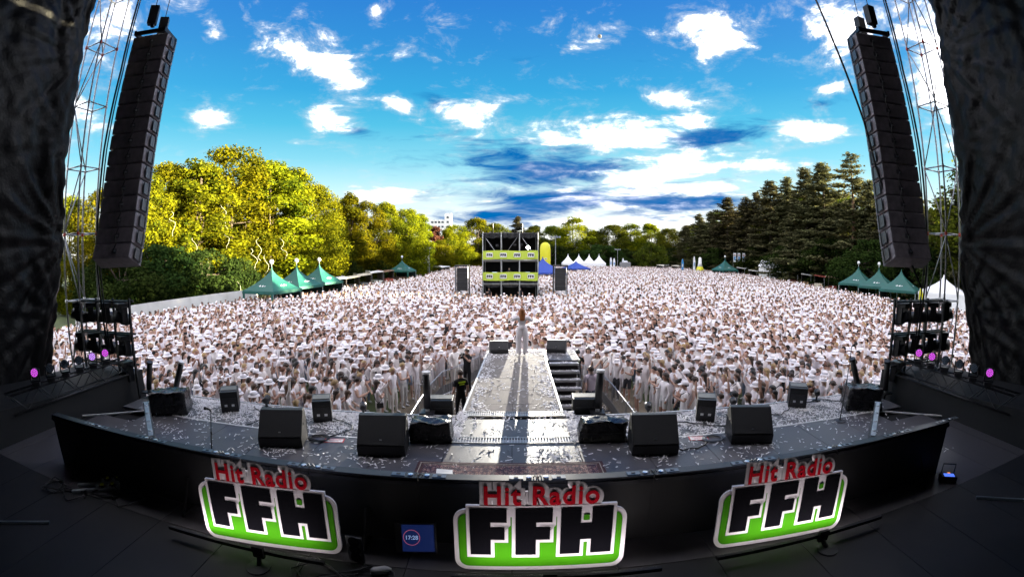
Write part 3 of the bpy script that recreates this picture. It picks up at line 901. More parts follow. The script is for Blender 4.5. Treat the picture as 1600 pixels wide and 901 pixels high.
def confetti():
    """paper strips all over the stage and the catwalk"""
    def strips(n, fx, fy, z):
        x, y = fx(n), fy(n)
        dens = .5 + .5 * np.sin(x * 2.3 + 1.3 * np.sin(y * 3.1)) * np.sin(y * 4.7 + 1.7 * np.sin(x * 1.9)) + .35 * np.sin(x * 7.1 + y * 5.3)
        keep = RNG.random(n) < np.clip(dens + .25, .12, 1); x, y = x[keep], y[keep]; n = len(x)
        a = RNG.uniform(0, np.pi, n); l = RNG.uniform(.02, .05, n); w = RNG.uniform(.008, .014, n)
        ti = RNG.normal(0, .22, (n, 2))
        ca, sa = np.cos(a), np.sin(a)
        out = []
        for sl, sw in ((-1, -1), (1, -1), (1, 1), (-1, 1)):
            dx, dy = sl * l, sw * w
            out.append(np.stack([x + dx * ca - dy * sa, y + dx * sa + dy * ca, z + .006 + RNG.uniform(0, .012, n) * 0 + np.abs(ti[:, 0]) * .02 + dx * ti[:, 0] + dy * ti[:, 1]], -1))
        return np.stack(out, 1)
    U = lambda a, b: (lambda n: RNG.uniform(a, b, n))
    G = lambda m, s: (lambda n: RNG.normal(m, s, n))
    quads = []
    quads.append(strips(9000, U(-9.6, -1.3), lambda n: 10.08 - np.abs(RNG.normal(0, .62, n)) % 1.5, DECK - .03))
    quads.append(strips(9000, U(1.35, 9.6), lambda n: 10.08 - np.abs(RNG.normal(0, .62, n)) % 1.5, DECK - .03))
    quads.append(strips(5000, U(-9.0, 9.0), U(8.58, 10.05), DECK - .03))
    quads.append(strips(1900, U(-9.0, 9.2), U(5.6, 8.5), DECK))
    for c in ((-4.5, 7.6), (-2.4, 7.55), (2.7, 7.55), (4.9, 7.6), (7.5, 8.2), (3.0, 7.9), (-7.6, 7.6)):
        quads.append(strips(70, G(c[0], .42), G(c[1], .18), DECK))
    quads.append(strips(150, G(.8, .32), G(7.95, .18), DECK))
    quads.append(strips(260, U(-1.1, 1.25), U(8.5, 10.3), DECK + .005))
    quads.append(strips(700, lambda n: -1.0 + np.abs(RNG.normal(0, .22, n)), U(10.3, 17.3), DECK))
    quads.append(strips(700, lambda n: 1.12 - np.abs(RNG.normal(0, .22, n)), U(10.3, 15.7), DECK))
    quads.append(strips(520, U(-1.0, 1.1), U(10.4, 17.3), DECK))
    quads.append(strips(900, U(-.85, 2.3), lambda n: 17.35 - np.abs(RNG.normal(0, .55, n)) % 1.6, DECK))
    quads.append(strips(500, U(-1.25, -1.05), U(8.6, 10.4), DECK + .005)); quads.append(strips(500, U(1.2, 1.45), U(8.6, 10.4), DECK + .005))
    quads.append(strips(2600, U(-2.8, -1.15), U(11.0, 20.0), .01)); quads.append(strips(2600, U(1.3, 3.6), U(11.0, 20.0), .01))
    for k in range(8): quads.append(strips(70, U(1.3, 2.28), U(15.4 - k * .25, 15.6 - k * .25), DECK - .03 - k * .225))
    Q = np.concatenate(quads); V = Q.reshape(-1, 3)
    T = np.arange(len(V)).reshape(-1, 4)
    pap = mat('white_paper', (.80, .78, .80), .7)
    tag(obj('confetti', np_mesh('confetti', V, T, pap)), 'white paper confetti strewn over stage and catwalk', 'confetti', kind='stuff')


confetti()


# ------------------------------------------------------------------ the three lit logo signs
def text_mesh(body, size, offset, extrude, shear=0.0, space=1.0, fat=0.0):
    c = bpy.data.curves.new('text', 'FONT'); c.body = body; c.size = size; c.offset = offset; c.extrude = extrude
    c.bevel_depth = fat; c.bevel_resolution = 2; c.align_x = 'CENTER'; c.space_character = space; c.resolution_u = 5
    o = bpy.data.objects.new('text', c); COL.objects.link(o)
    dg = bpy.context.evaluated_depsgraph_get()
    me = bpy.data.meshes.new_from_object(o.evaluated_get(dg))
    bpy.data.objects.remove(o); bpy.data.curves.remove(c)
    # lay the text in the x,z plane facing -y
    for v in me.vertices: v.co = Vector((v.co.x + shear * v.co.y, -v.co.z * (.02 if fat else 1), v.co.y))
    return me


F_POLY = [(0, 0), (.56, 0), (.56, .34), (.94, .34), (.94, .60), (.56, .60), (.56, .72), (1, .72), (1, 1), (0, 1)]
H_POLY = [(0, 0), (.40, 0), (.40, .32), (.62, .32), (.62, 0), (1.04, 0), (1.04, 1), (.62, 1), (.62, .66), (.40, .66), (.40, 1), (0, 1)]


def grow(poly, d):
    """offset a rectilinear polygon outwards by d"""
    n = len(poly); out = []
    for i in range(n):
        p, a, b = Vector(poly[i]), Vector(poly[i - 1]), Vector(poly[(i + 1) % n])
        e1, e2 = (p - a).normalized(), (b - p).normalized()
        n1, n2 = Vector((e1.y, -e1.x)), Vector((e2.y, -e2.x))
        out.append(tuple(p + (n1 + n2) * d))
    return out


def rounded(x0, x1, z0, z1, r, n=7):
    pts = []
    for cx, cz, a0 in ((x1 - r, z0 + r, -90), (x1 - r, z1 - r, 0), (x0 + r, z1 - r, 90), (x0 + r, z0 + r, 180)):
        for k in range(n):
            a = R(a0 + 90 * k / (n - 1)); pts.append((cx + r * math.cos(a), cz + r * math.sin(a)))
    return pts


SIGN_WHITE = mat('sign_white', (.80, .76, .80), .85, spec=.1)
SIGN_GREEN = mat('sign_green', (.055, .29, .004), .85, spec=.1)
SIGN_BLACK = mat('sign_black', (.004, .004, .006), .9, spec=.03)
SIGN_RED = mat('sign_red', (.66, .010, .026), .9, spec=.05)


def logo_sign(loc, rz, label):
    t = thing('logo_sign', label, 'sign', loc, rz, 'lit logo signs')
    t.rotation_euler = (R(-5), 0, rz)
    MB().prism(rounded(-1.0, 1.0, 0, .84, .15), 0, .03).build('backing', SIGN_WHITE, t)
    MB().prism(rounded(-.945, .945, .055, .785, .11), -.006, .0).build('green_field', SIGN_GREEN, t)
    z0, lh = .235, .62
    for x, lw, poly in ((-.81, .42, F_POLY), (-.29, .42, F_POLY), (.225, .58, H_POLY)):
        P = [(x + px * lw, z0 + pz * lh) for px, pz in poly]
        o = MB().prism(grow(P, .042), -.014, .028).build('letter_outline', SIGN_WHITE, t)
        MB().prism(P, -.022, -.015).build('letter', SIGN_BLACK, o)
    # white bridge between the letter tops and the small writing
    MB().prism([(-.85, .75), (.86, .75), (.86, .895), (-.85, .895)], -.011, .026).build('bridge', SIGN_WHITE, t)
    MB().box((.225 + .51 * .58, -.018, z0 + lh * .80), (.07, .006, .07)).build('green_dot', SIGN_GREEN, t)
    w = text_mesh('Hit Radio', .33, .0, .0, 0, 1.10, .062); r = text_mesh('Hit Radio', .33, .007, .004, 0, 1.10)
    k = 1.30 / (max(v.co.x for v in r.vertices) - min(v.co.x for v in r.vertices))
    for me in (w, r):
        for v in me.vertices: v.co.x *= k
    w.materials.append(SIGN_WHITE); r.materials.append(SIGN_RED)
    obj('text_outline', w, t).location = (.0, -.0085, .915)
    MB().prism(rounded(-.66, .68, .80, 1.08, .05), -.0075, .016).build('text_back', SIGN_WHITE, t)
    tag(obj('lettering', r, t), kind='stuff').location = (.0, -.016, .915)
    for sx in (-.6, .6):
        MB().bar((sx, .045, .5), (sx, .20, .0), .03).build('strut', BLACK, t)


def light_bar(x0, x1, y, cx, label, power):
    """slim flood light on a floor stand in front of a sign, shining up at it"""
    t = thing('light_bar', label, 'light bar', ((x0 + x1) / 2, y, DECK), 0, 'light bars in front of the signs')
    h = (x1 - x0) / 2
    MB().box((0, 0, .155), (2 * h, .045, .05)).build('housing', DARK_STEEL, t)
    MB().box((0, .025, .158), (2 * h - .06, .006, .035)).build('lens', mat('bar_lens', (.8, .75, .8), .3, emit=(1.0, .93, .88), estr=.3), t)
    c = cx - (x0 + x1) / 2
    MB().box((c, -.03, .16), (.16, .05, .16)).build('clamp', BLACK, t)
    MB().bar((c, -.03, .1), (c + .03, -.14, .02), .05).build('leg', BLACK, t)
    MB().lathe([(.16, 0), (.16, .02), (.04, .03)], 18, (c + .03, -.16, 0)).build('base', DARK_STEEL, t)
    l = bpy.data.lights.new('bar_lamp', 'AREA'); l.shape = 'RECTANGLE'; l.size = 2.0; l.size_y = .04; l.energy = power; l.color = (1.0, .90, .92); l.spread = R(150)
    o = bpy.data.objects.new('bar_lamp', l); COL.objects.link(o); o.parent = t
    o.location = (cx - (x0 + x1) / 2 if False else 0, .035, .16); o.rotation_euler = (R(142), 0, 0)


logo_sign((.33, 4.54, DECK + .02), 0, 'middle white, green and black logo sign standing before the video wall')
logo_sign((-3.1, 4.52, DECK + .02), R(5), 'left white, green and black logo sign standing before the video wall')
logo_sign((3.55, 4.56, DECK + .02), R(-4), 'right white, green and black logo sign standing before the video wall')
light_bar(-.68, 1.72, 4.22, .42, 'slim light bar in front of the middle logo sign', .42)
light_bar(-4.62, -2.2, 4.22, -3.1, 'slim light bar in front of the left logo sign', .42)
light_bar(2.45, 5.2, 4.26, 4.05, 'slim light bar in front of the right logo sign', .42)


def backstage_bits():
    # small timer screen between two signs
    t = thing('timer_screen', 'small blue timer screen on the floor left of the middle sign', 'screen', (-1.18, 4.75, DECK), R(6))
    t.rotation_euler = (R(-18), 0, R(6))
    MB().box((.0, .02, .26), (.52, .04, .42)).build('housing', BLACK, t, bevel=.01)
    MB().box((.03, -.004, .26), (.40, .006, .36)).build('display', mat('screen_blue', (.004, .006, .02), .5, emit=(.012, .03, .16), estr=.014), t)
    ring = MB()
    for k in range(40):
        a0, a1 = 2 * math.pi * k / 40, 2 * math.pi * (k + 1) / 40
        ring.add([(-.05 + r * math.cos(a), -.009, .27 + r * math.sin(a)) for a in (a0, a1) for r in (.098, .106)], [(0, 1, 3, 2)])
    ring.build('timer_ring', mat('screen_red', (.2, .04, .08), .3, emit=(.35, .08, .14), estr=.03), t)
    d = text_mesh('17:28', .075, .001, .001); d.materials.append(mat('screen_text', (.2, .3, .5), .3, emit=(.25, .35, .6), estr=.03))
    obj('digits', d, t).location = (-.05, -.010, .245)
    MB().bar((0, .05, .1), (0, .3, .0), .03).build('kickstand', BLACK, t)
    # power strips with taped plugs
    tape = mat('yellow_tape', (.55, .60, .03), .5)
    grey = mat('grey_casing', (.32, .35, .38), .4, .3, var=.2)
    for k, (x, y) in enumerate(((-6.95, 5.02 - .12), (-6.85, 4.66))):
        t = thing('power_strip', ('upper' if k == 0 else 'lower') + ' of two power strips with yellow taped plugs at the wall end', 'power strip', (x, y, DECK), R(40), 'power strips with taped plugs')
        MB().box((0, 0, .03), (.95, .07, .06)).build('casing', grey, t, bevel=.008)
        for j in range(5):
            p = MB().box((.05 + j * .10, 0, .085), (.05, .05, .06)).build('plug', BLACK if j % 2 else grey, t)
            if j % 2: MB().box((.05 + j * .10, 0, .12), (.055, .055, .03)).build('tape', tape, p)
    rng = random.Random(11)
    for k, (c, lab) in enumerate((((-6.3, 4.7), 'loose black cables beside the power strips'), ((-2.0, 4.2), 'tangled cables between the left and middle signs'), ((-7.4, 4.3), 'black cable loops left of the power strips'), ((7.4, 5.6), 'black cable loops right of the wall end'))):
        pts = [Vector((c[0] + .55 * math.cos(i * .45) + rng.uniform(-.12, .12), c[1] + .22 * math.sin(i * .9) + rng.uniform(-.06, .06), DECK + .015 + .02 * (i % 3))) for i in range(26)]
        tag(MB().tube(pts, .012, 5).build('cable_tangle', mat('cable_sheen', (.02, .02, .024), .3), None, True), lab, 'cable', 'cable tangles behind the wall')
    # plate with three holes leaning by the left sign
    t = thing('cable_plate', 'black plate with three round holes right of the left sign', 'plate', (-1.9, 4.55, DECK), R(-8))
    MB().box((0, 0, .19), (.22, .03, .38)).build('plate', mat('plate_grey', (.03, .033, .04), .4, .4), t, bevel=.01)
    for k in range(3):
        MB().lathe([(.075, 0), (.075, .006)], 18, (0, -.016, .07 + k * .12), Matrix.Rotation(R(90), 3, 'X')).build('hole', SIGN_BLACK, t)
    t = thing('plug_connector', 'pale grey plug lying on the floor between the left and middle signs', 'plug', (-1.55, 4.35, DECK + .05), R(20))
    MB().lathe([(.03, -.12), (.05, -.08), (.055, .06), (.04, .1), (.02, .14)], 12, (0, 0, 0), Matrix.Rotation(R(90), 3, 'Y')).build('body', mat('plug_pale', (.45, .45, .47), .4), t, True)
    MB().tube([(-.12, 0, 0), (-.3, .05, -.03), (-.5, 0, -.035)], .012, 5).build('cable', BLACK, t)
    t = thing('radio_pack', 'small dark device with blue screen lying behind the right wall end', 'device', (7.55, 4.75, DECK), R(-35))
    MB().box((0, 0, .06), (.34, .22, .12)).build('case', BLACK, t, bevel=.015)
    MB().box((.0, -.03, .123), (.22, .12, .006)).build('display', mat('device_blue', (.01, .02, .08), .2, emit=(.02, .045, .22), estr=.2), t)
    MB().box((.02, .07, .123), (.06, .03, .006)).build('readout', mat('device_orange', (.4, .12, .02), .3, emit=(.7, .2, .03), estr=.07), t)
    MB().tube([(-.15, .05, .12), (-.15, .05, .3), (.12, .05, .3), (.12, .05, .12)], .014, 6).build('handle', DARK_STEEL, t)
    # aluminium edge rails of the side decks
    for s, pts, lab in ((-1, ((-7.7, 2.75), (-6.75, 3.42)), 'bare aluminium deck edge on the dark floor at the lower left'), (1, ((7.5, 3.95), (8.6, 3.0)), 'bare aluminium deck edge on the dark floor at the lower right')):
        a, b = Vector((*pts[0], DECK + .02)), Vector((*pts[1], DECK + .02))
        tag(MB().bar(a, b, .04, .05).build('edge_profile', mat('blue_alu', (.30, .36, .42), .35, .8)), lab, 'metal edge', 'bare deck edges')


backstage_bits()

# ------------------------------------------------------------------ people
JN = ['pelvis', 'waist', 'chest', 'neck', 'jaw', 'head', 'crown', 'hipL', 'kneeL', 'ankleL', 'toeL', 'hipR', 'kneeR', 'ankleR', 'toeR',
      'shL', 'elL', 'wrL', 'haL', 'shR', 'elR', 'wrR', 'haR']
BONES = [('pelvis', 'waist', 'torso'), ('waist', 'chest', 'torso'), ('chest', 'neck', 'torso'), ('neck', 'jaw', 'neck'), ('jaw', 'head', 'head'), ('head', 'crown', 'head'),
         ('pelvis', 'hipL', 'hip'), ('hipL', 'kneeL', 'thigh'), ('kneeL', 'ankleL', 'calf'), ('ankleL', 'toeL', 'foot'),
         ('pelvis', 'hipR', 'hip'), ('hipR', 'kneeR', 'thigh'), ('kneeR', 'ankleR', 'calf'), ('ankleR', 'toeR', 'foot'),
         ('chest', 'shL', 'shoulder'), ('shL', 'elL', 'upper'), ('elL', 'wrL', 'fore'), ('wrL', 'haL', 'hand'),
         ('chest', 'shR', 'shoulder'), ('shR', 'elR', 'upper'), ('elR', 'wrR', 'fore'), ('wrR', 'haR', 'hand')]
RAD = dict(pelvis=.150, waist=.128, chest=.150, neck=.062, jaw=.066, head=.096, crown=.070, hipL=.098, kneeL=.060, ankleL=.040, toeL=.034,
           hipR=.098, kneeR=.060, ankleR=.040, toeR=.034, shL=.066, elL=.044, wrL=.032, haL=.036, shR=.066, elR=.044, wrR=.032, haR=.036)
BASE = dict(pelvis=(0, 0, .95), waist=(0, .01, 1.10), chest=(0, 0, 1.30), neck=(0, -.01, 1.475), jaw=(0, .012, 1.55), head=(0, .018, 1.625), crown=(0, .012, 1.69),
            hipL=(-.10, 0, .86), kneeL=(-.11, .02, .48), ankleL=(-.12, -.02, .075), toeL=(-.14, .13, .04),
            hipR=(.10, 0, .86), kneeR=(.11, .02, .48), ankleR=(.12, -.02, .075), toeR=(.14, .13, .04), shL=(-.185, -.01, 1.405), shR=(.185, -.01, 1.405))
ARM = {
    'idle': ((.25, -.03, 1.13), (.26, .07, .90), (.25, .10, .80)),
    'clap': ((.25, .06, 1.16), (.09, .28, 1.25), (.03, .33, 1.31)),
    'up': ((.30, .05, 1.63), (.24, .08, 1.87), (.21, .09, 1.97)),
    'fold': ((.25, .08, 1.15), (.02, .23, 1.19), (-.10, .21, 1.22)),
    'film': ((.24, .17, 1.27), (.11, .32, 1.49), (.07, .35, 1.58)),
    'hip': ((.37, -.07, 1.17), (.21, .05, 1.02), (.15, .09, .97)),
    'lean': ((.27, .14, 1.19), (.21, .36, 1.07), (.16, .45, 1.05)),
    'point': ((.31, .17, 1.52), (.30, .34, 1.72), (.30, .40, 1.80)),
}
POSES = {'standing with arms down': ('idle', 'idle'), 'clapping': ('clap', 'clap'), 'with both arms up': ('up', 'up'), 'waving one arm': ('idle', 'up'), 'with folded arms': ('fold', 'fold'),
         'with hands before the face': ('film', 'film'), 'with a hand on the hip': ('hip', 'idle'), 'leaning forward': ('lean', 'lean'), 'pointing upward': ('idle', 'point'), 'with one hand at the chest': ('idle', 'clap')}


def skeleton(pose, legs=0.0, over=None):
    J = {k: Vector(v) for k, v in BASE.items()}
    for side, sx, arm in (('L', -1, pose[0]), ('R', 1, pose[1])):
        for nm, p in zip(('el', 'wr', 'ha'), ARM[arm]):
            J[nm + side] = Vector((p[0] * sx, p[1], p[2]))
        if arm in ('up', 'point'): J['sh' + side] += Vector((0, 0, .03))
    J['kneeL'].x -= legs * .4; J['ankleL'].x -= legs; J['toeL'].x -= legs
    J['ankleR'].y += legs * .5; J['toeR'].y += legs * .5
    if over:
        for k, v in over.items(): J[k] = Vector(v)
    return J


def body_mesh(J, rad=None, sub=1, flat=.74):
    """one continuous skin over the joints; returns verts, polygons and the body region of each polygon"""
    rad = {**RAD, **(rad or {})}
    names = [n for n in JN] + [n for n in J if n not in JN]
    ix = {n: i for i, n in enumerate(names)}
    bones = BONES + [(a, b, 'hand') for a, b in FINGERS if a in ix and b in ix]
    me = bpy.data.meshes.new('body')
    me.from_pydata([J[n] for n in names], [(ix[a], ix[b]) for a, b, _ in bones], [])
    o = bpy.data.objects.new('body', me); COL.objects.link(o)
    o.modifiers.new('skin', 'SKIN').branch_smoothing = .3
    for i, n in enumerate(names):
        r = rad.get(n, .009); me.skin_vertices[0].data[i].radius = (r, r); me.skin_vertices[0].data[i].use_root = n == 'pelvis'
    if sub:
        s = o.modifiers.new('sub', 'SUBSURF'); s.levels = s.render_levels = sub
    dg = bpy.context.evaluated_depsgraph_get()
    m2 = bpy.data.meshes.new_from_object(o.evaluated_get(dg))
    bpy.data.objects.remove(o); bpy.data.meshes.remove(me)
    V = np.array([v.co[:] for v in m2.vertices]); P = [tuple(p.vertices) for p in m2.polygons]
    bpy.data.meshes.remove(m2)

    A = np.array([J[a] for a, b, _ in bones]); B = np.array([J[b] for a, b, _ in bones]); D = B - A
    ra = np.array([rad.get(a, .009) for a, b, _ in bones]); rb = np.array([rad.get(b, .009) for a, b, _ in bones])
    rn = np.array([r for _, _, r in bones])

    def regions(C):
        t = np.clip(np.einsum('nbk,bk->nb', C[:, None] - A[None], D) / np.maximum(1e-9, (D * D).sum(1)), 0, 1)
        q = np.linalg.norm(C[:, None] - A[None] - D[None] * t[..., None], axis=2) - (ra + (rb - ra) * t)
        k = q.argmin(1)
        return rn[k], t[np.arange(len(C)), k]
    rg, _ = regions(V)
    m = (rg == 'torso') | (rg == 'hip')            # flatten the trunk front to back, shape the face
    V[m, 1] *= flat
    m = rg == 'head'; hx, hy = J['head'].x, J['head'].y
    nose = m & (V[:, 1] - hy > .05) & (np.abs(V[:, 0] - hx) < .025) & (V[:, 2] < J['head'].z + .005)
    V[m, 0] = hx + (V[m, 0] - hx) * .88
    V[nose, 1] += .018
    cen = np.array([V[list(p)].mean(0) for p in P])
    return V, P, list(zip(*regions(cen)))


FINGERS = []
# colour slots: 0 skin 1 top 2 bottom 3 shoe 4 hair 5 hat 6 hat band 7 dark
def slots(reg, sleeve, legs):
    out = []
    for r, t in reg:
        if r in ('head', 'neck', 'hand'): s = 0
        elif r in ('torso', 'shoulder'): s = 1
        elif r == 'upper': s = 1 if (sleeve >= 2 or (sleeve == 1 and t < .62) or t < .06) else 0
        elif r == 'fore': s = 1 if sleeve >= 2 else 0
        elif r == 'hip': s = 2
        elif r == 'thigh': s = 2 if (legs >= 1 or t < .72) else 0
        elif r == 'calf': s = 2 if legs >= 1 else 0
        else: s = 3
        out.append(s)
    return np.array(out)


def hair_mb(kind):
    """hair for a head centred at the head joint (0, .018, 1.625)"""
    mb = MB(); c = Vector((0, .012, 1.635))
    nu, nv = 10, 6
    vs, fs = [], []
    for j in range(nv + 1):
        th = math.pi * .60 * j / nv
        for i in range(nu):
            ph = 2 * math.pi * i / nu
            front = max(0, math.sin(ph))
            t = th * (1 - .42 * front * (j / nv))
            r = .112 + (.004 if (i + j) % 2 else -.004)
            vs.append(c + Vector((r * .90 * math.sin(t) * math.cos(ph), r * 1.06 * math.sin(t) * math.sin(ph) - .008, r * 1.06 * math.cos(t))))
    fs = [(j * nu + i, (j + 1) * nu + i, (j + 1) * nu + (i + 1) % nu, j * nu + (i + 1) % nu) for j in range(nv) for i in range(nu)]
    mb.add(vs, fs)
    if kind == 'long':
        vs, fs = [], []
        m = 7
        for j in range(6):
            z = 1.64 - j * .068; w = (.10, .112, .118, .115, .10, .07)[j]; y = (-.075, -.098, -.102, -.105, -.125, -.13)[j]
            for i in range(m):
                u = -1 + 2 * i / (m - 1)
                vs.append((u * w, y + .085 * u * u * (1 - j * .13), z)); 
            for i in range(m):
                u = 1 - 2 * i / (m - 1)
                vs.append((u * w * .9, y + .03 + .085 * u * u * (1 - j * .13), z))
        k = 2 * m
        fs = [(j * k + i, j * k + (i + 1) % k, (j + 1) * k + (i + 1) % k, (j + 1) * k + i) for j in range(5) for i in range(k)]
        fs += [tuple(reversed(range(k))), tuple(5 * k + i for i in range(k))]
        mb.add(vs, fs)
    if kind == 'bun':
        mb.lathe([(.0, -.05), (.045, -.03), (.055, 0), (.045, .03), (0, .05)], 8, (0, -.09, 1.74))
    return mb


def hat_mb(kind):
    mb = MB(); c = (0, .01, 1.655)
    if kind == 'bucket':
        mb.lathe([(.185, -.035), (.180, -.028), (.118, .028), (.108, .085), (.085, .105), (0, .108)], 14, c)
        mb.lathe([(.1185, .022), (.1205, .024), (.1165, .052), (.114, .052)], 14, c, mi=1)
    elif kind == 'cap':
        mb.lathe([(.116, .0), (.118, .03), (.10, .08), (.06, .112), (0, .12)], 12, c)
        mb.add([(-.085, .10, 1.66), (.085, .10, 1.66), (.06, .215, 1.64), (-.06, .215, 1.64), (-.085, .10, 1.672), (.085, .10, 1.672), (.06, .215, 1.652), (-.06, .215, 1.652)], [(0, 1, 2, 3), (7, 6, 5, 4), (3, 2, 6, 7), (1, 5, 6, 2), (0, 3, 7, 4)])
    else:
        mb.lathe([(.215, .0), (.213, .008), (.118, .018), (.108, .085), (.09, .10), (.07, .088), (0, .09)], 14, c)
        mb.lathe([(.1195, .018), (.1215, .02), (.117, .05), (.115, .05)], 14, c, mi=1)
    return mb


def tri_faces(P, s):
    T, S = [], []
    for p, k in zip(P, s):
        for i in range(1, len(p) - 1): T.append((p[0], p[i], p[i + 1])); S.append(k)
    return np.array(T), np.array(S)


SKINS = [(.60, .39, .31), (.52, .32, .25), (.66, .46, .38), (.40, .23, .17), (.58, .37, .29)]
TOPS = [(.86, .80, .82), (.83, .77, .79), (.87, .82, .81), (.82, .76, .80), (.85, .79, .77), (.79, .73, .77)]
BOTTOMS = [(.82, .78, .80), (.78, .74, .78), (.80, .75, .72), (.20, .26, .36), (.62, .60, .60), (.05, .05, .06)]
HAIRS = [('black', (.012, .010, .010)), ('dark brown', (.035, .020, .013)), ('brown', (.085, .045, .024)), ('blond', (.36, .24, .11)), ('auburn', (.12, .040, .018))]
PERSON = attr_mat('person_cloth_and_skin', .75)
HAIR_M = [mat('hair_' + n.replace(' ', '_'), c, .5, var=.3, scale=30) for n, c in HAIRS]
HAT_M = [mat('hat_white', (.85, .80, .83), .8, var=.05), mat('hat_band', (.36, .38, .46), .7)]
SHADES = mat('sunglasses', (.01, .01, .012), .15)
BAG = mat('black_bag', (.015, .014, .016), .5)


def color_mesh(name, V, P, cols):
    me = bpy.data.meshes.new(name); me.from_pydata([tuple(v) for v in V], [], P); me.materials.append(PERSON)
    a = me.attributes.new('col', 'FLOAT_COLOR', 'FACE')
    a.data.foreach_set('color', np.concatenate([cols, np.ones((len(cols), 1))], 1).astype(np.float32).ravel())
    me.polygons.foreach_set('use_smooth', [True] * len(P)); me.update()
    return me


def band_mesh():
    b = MB()
    b.box((0, .105, 1.632), (.15, .03, .036)).box((-.08, .05, 1.635), (.012, .11, .012)).box((.08, .05, 1.635), (.012, .11, .012))
    return b.mesh('sunglasses', SHADES)


def strap_mesh():
    b = MB()
    b.tube([(-.15, .0, 1.44), (-.10, .115, 1.36), (.02, .125, 1.22), (.14, .10, 1.06), (.20, .0, .98)], .014, 4)
    b.tube([(-.15, .0, 1.44), (-.08, -.12, 1.36), (.06, -.125, 1.2), (.16, -.09, 1.05), (.20, .0, .98)], .014, 4)
    b.box((.24, .02, .90), (.09, .22, .17))
    return b.mesh('shoulder_bag', BAG)


def skirt_mb():
    return MB().lathe([(.125, 1.10), (.16, .98), (.20, .80), (.25, .58), (.28, .40), (.27, .39)], 14)


BODIES = {}
for pname, arms in POSES.items():
    BODIES[pname] = body_mesh(skeleton(arms, .04 if 'down' in pname else .0), sub=1)
LOWB = {p: body_mesh(skeleton(a), sub=0) for p, a in POSES.items()}
PNAMES = list(POSES)

# --- where people stand
def inside_pit(x, y):
    if y < 11.55: return True
    if -2.95 < x < 3.6 and y < 17.6: return True
    if y < 20.6:
        k = (y - 17.6) / 3.0
        if -2.95 + k * 1.2 < x < 3.6 - k * 1.3: return True
    return False


def left_edge(y):
    return float(np.interp(y, (10, 25, 44, 50, 90, 160), (-29.2, -29.2, -26.5, -21.5, -17.5, -18)))


def right_edge(y):
    return float(np.interp(y, (10, 45, 60, 105, 160), (40, 43, 47, 56, 58)))


def crowd_spots():
    out = []
    y = 11.75
    while y < 152:
        near = y < 42
        sp = .60 if y < 26 else (.68 if near else (.92 if y < 80 else 1.12))
        xl, xr = left_edge(y), right_edge(y)
        xl, xr = max(xl, -1.50 * y - 1), min(xr, 1.55 * y + 1)
        x = xl + random.uniform(0, sp)
        while x < xr:
            px, py = x + random.uniform(-.22, .22) * sp / .7, y + random.uniform(-.24, .24) * sp / .7
            ok = not inside_pit(px, py)
            if -3.5 < px < 3.3 and 46.5 < py < 56.5: ok = False            # control tower
            if 4.2 < abs(px - .0) < 6.3 and 47.3 < py < 50.5: ok = False   # delay towers
            if ok and random.random() < (.95 if y < 30 else .93): out.append((px, py))
            x += sp * random.uniform(.82, 1.2)
        y += sp * (.92 if near else .88)
    return out


SPOTS = crowd_spots()
SPOTS.sort(key=lambda p: math.hypot(p[0], p[1]))


def in_frame(p):
    u, v = proj((p[0], p[1], 1.5))
    return 214 < u < 1392 and not (p[1] < 21.5 and -1.0 < p[0] - .1 * 0 < 1.2 and False)


near = [p for p in SPOTS if in_frame(p)][:300]
NEARSET = set(near)
rest = [p for p in SPOTS if p not in NEARSET]

ORD = ['first', 'second', 'third', 'fourth', 'fifth', 'sixth', 'seventh', 'eighth', 'ninth', 'tenth', 'eleventh', 'twelfth', 'thirteenth', 'fourteenth', 'fifteenth', 'sixteenth',
       'seventeenth', 'eighteenth', 'nineteenth', 'twentieth'] + ['twenty-' + w for w in ('first', 'second', 'third', 'fourth', 'fifth', 'sixth', 'seventh', 'eighth', 'ninth')] + ['thirtieth'] + ['thirty-' + w for w in ('first', 'second', 'third', 'fourth', 'fifth', 'sixth', 'seventh', 'eighth', 'ninth')]
ZONES = [(290, 'the leaning left tube'), (395, 'the leftmost speaker box'), (470, 'the leftmost big monitor'), (540, 'the second speaker box'), (640, 'the second big monitor'), (720, 'the left upright tube'),
         (800, 'the left catwalk monitor'), (900, 'the right catwalk monitor'), (975, 'the right upright tube'), (1060, 'the third big monitor'), (1130, 'the third speaker box'), (1200, 'the rightmost big monitor'),
         (1290, 'the rightmost speaker box'), (2000, 'the tall microphone stand')]


def facing(x, y):
    """people look at the singer on the catwalk; those beside it turn to it"""
    tx, ty = .2, 15.5 if y > 18 else 14.8
    return math.atan2(-(tx - x), (ty - y)) + random.gauss(0, .35)


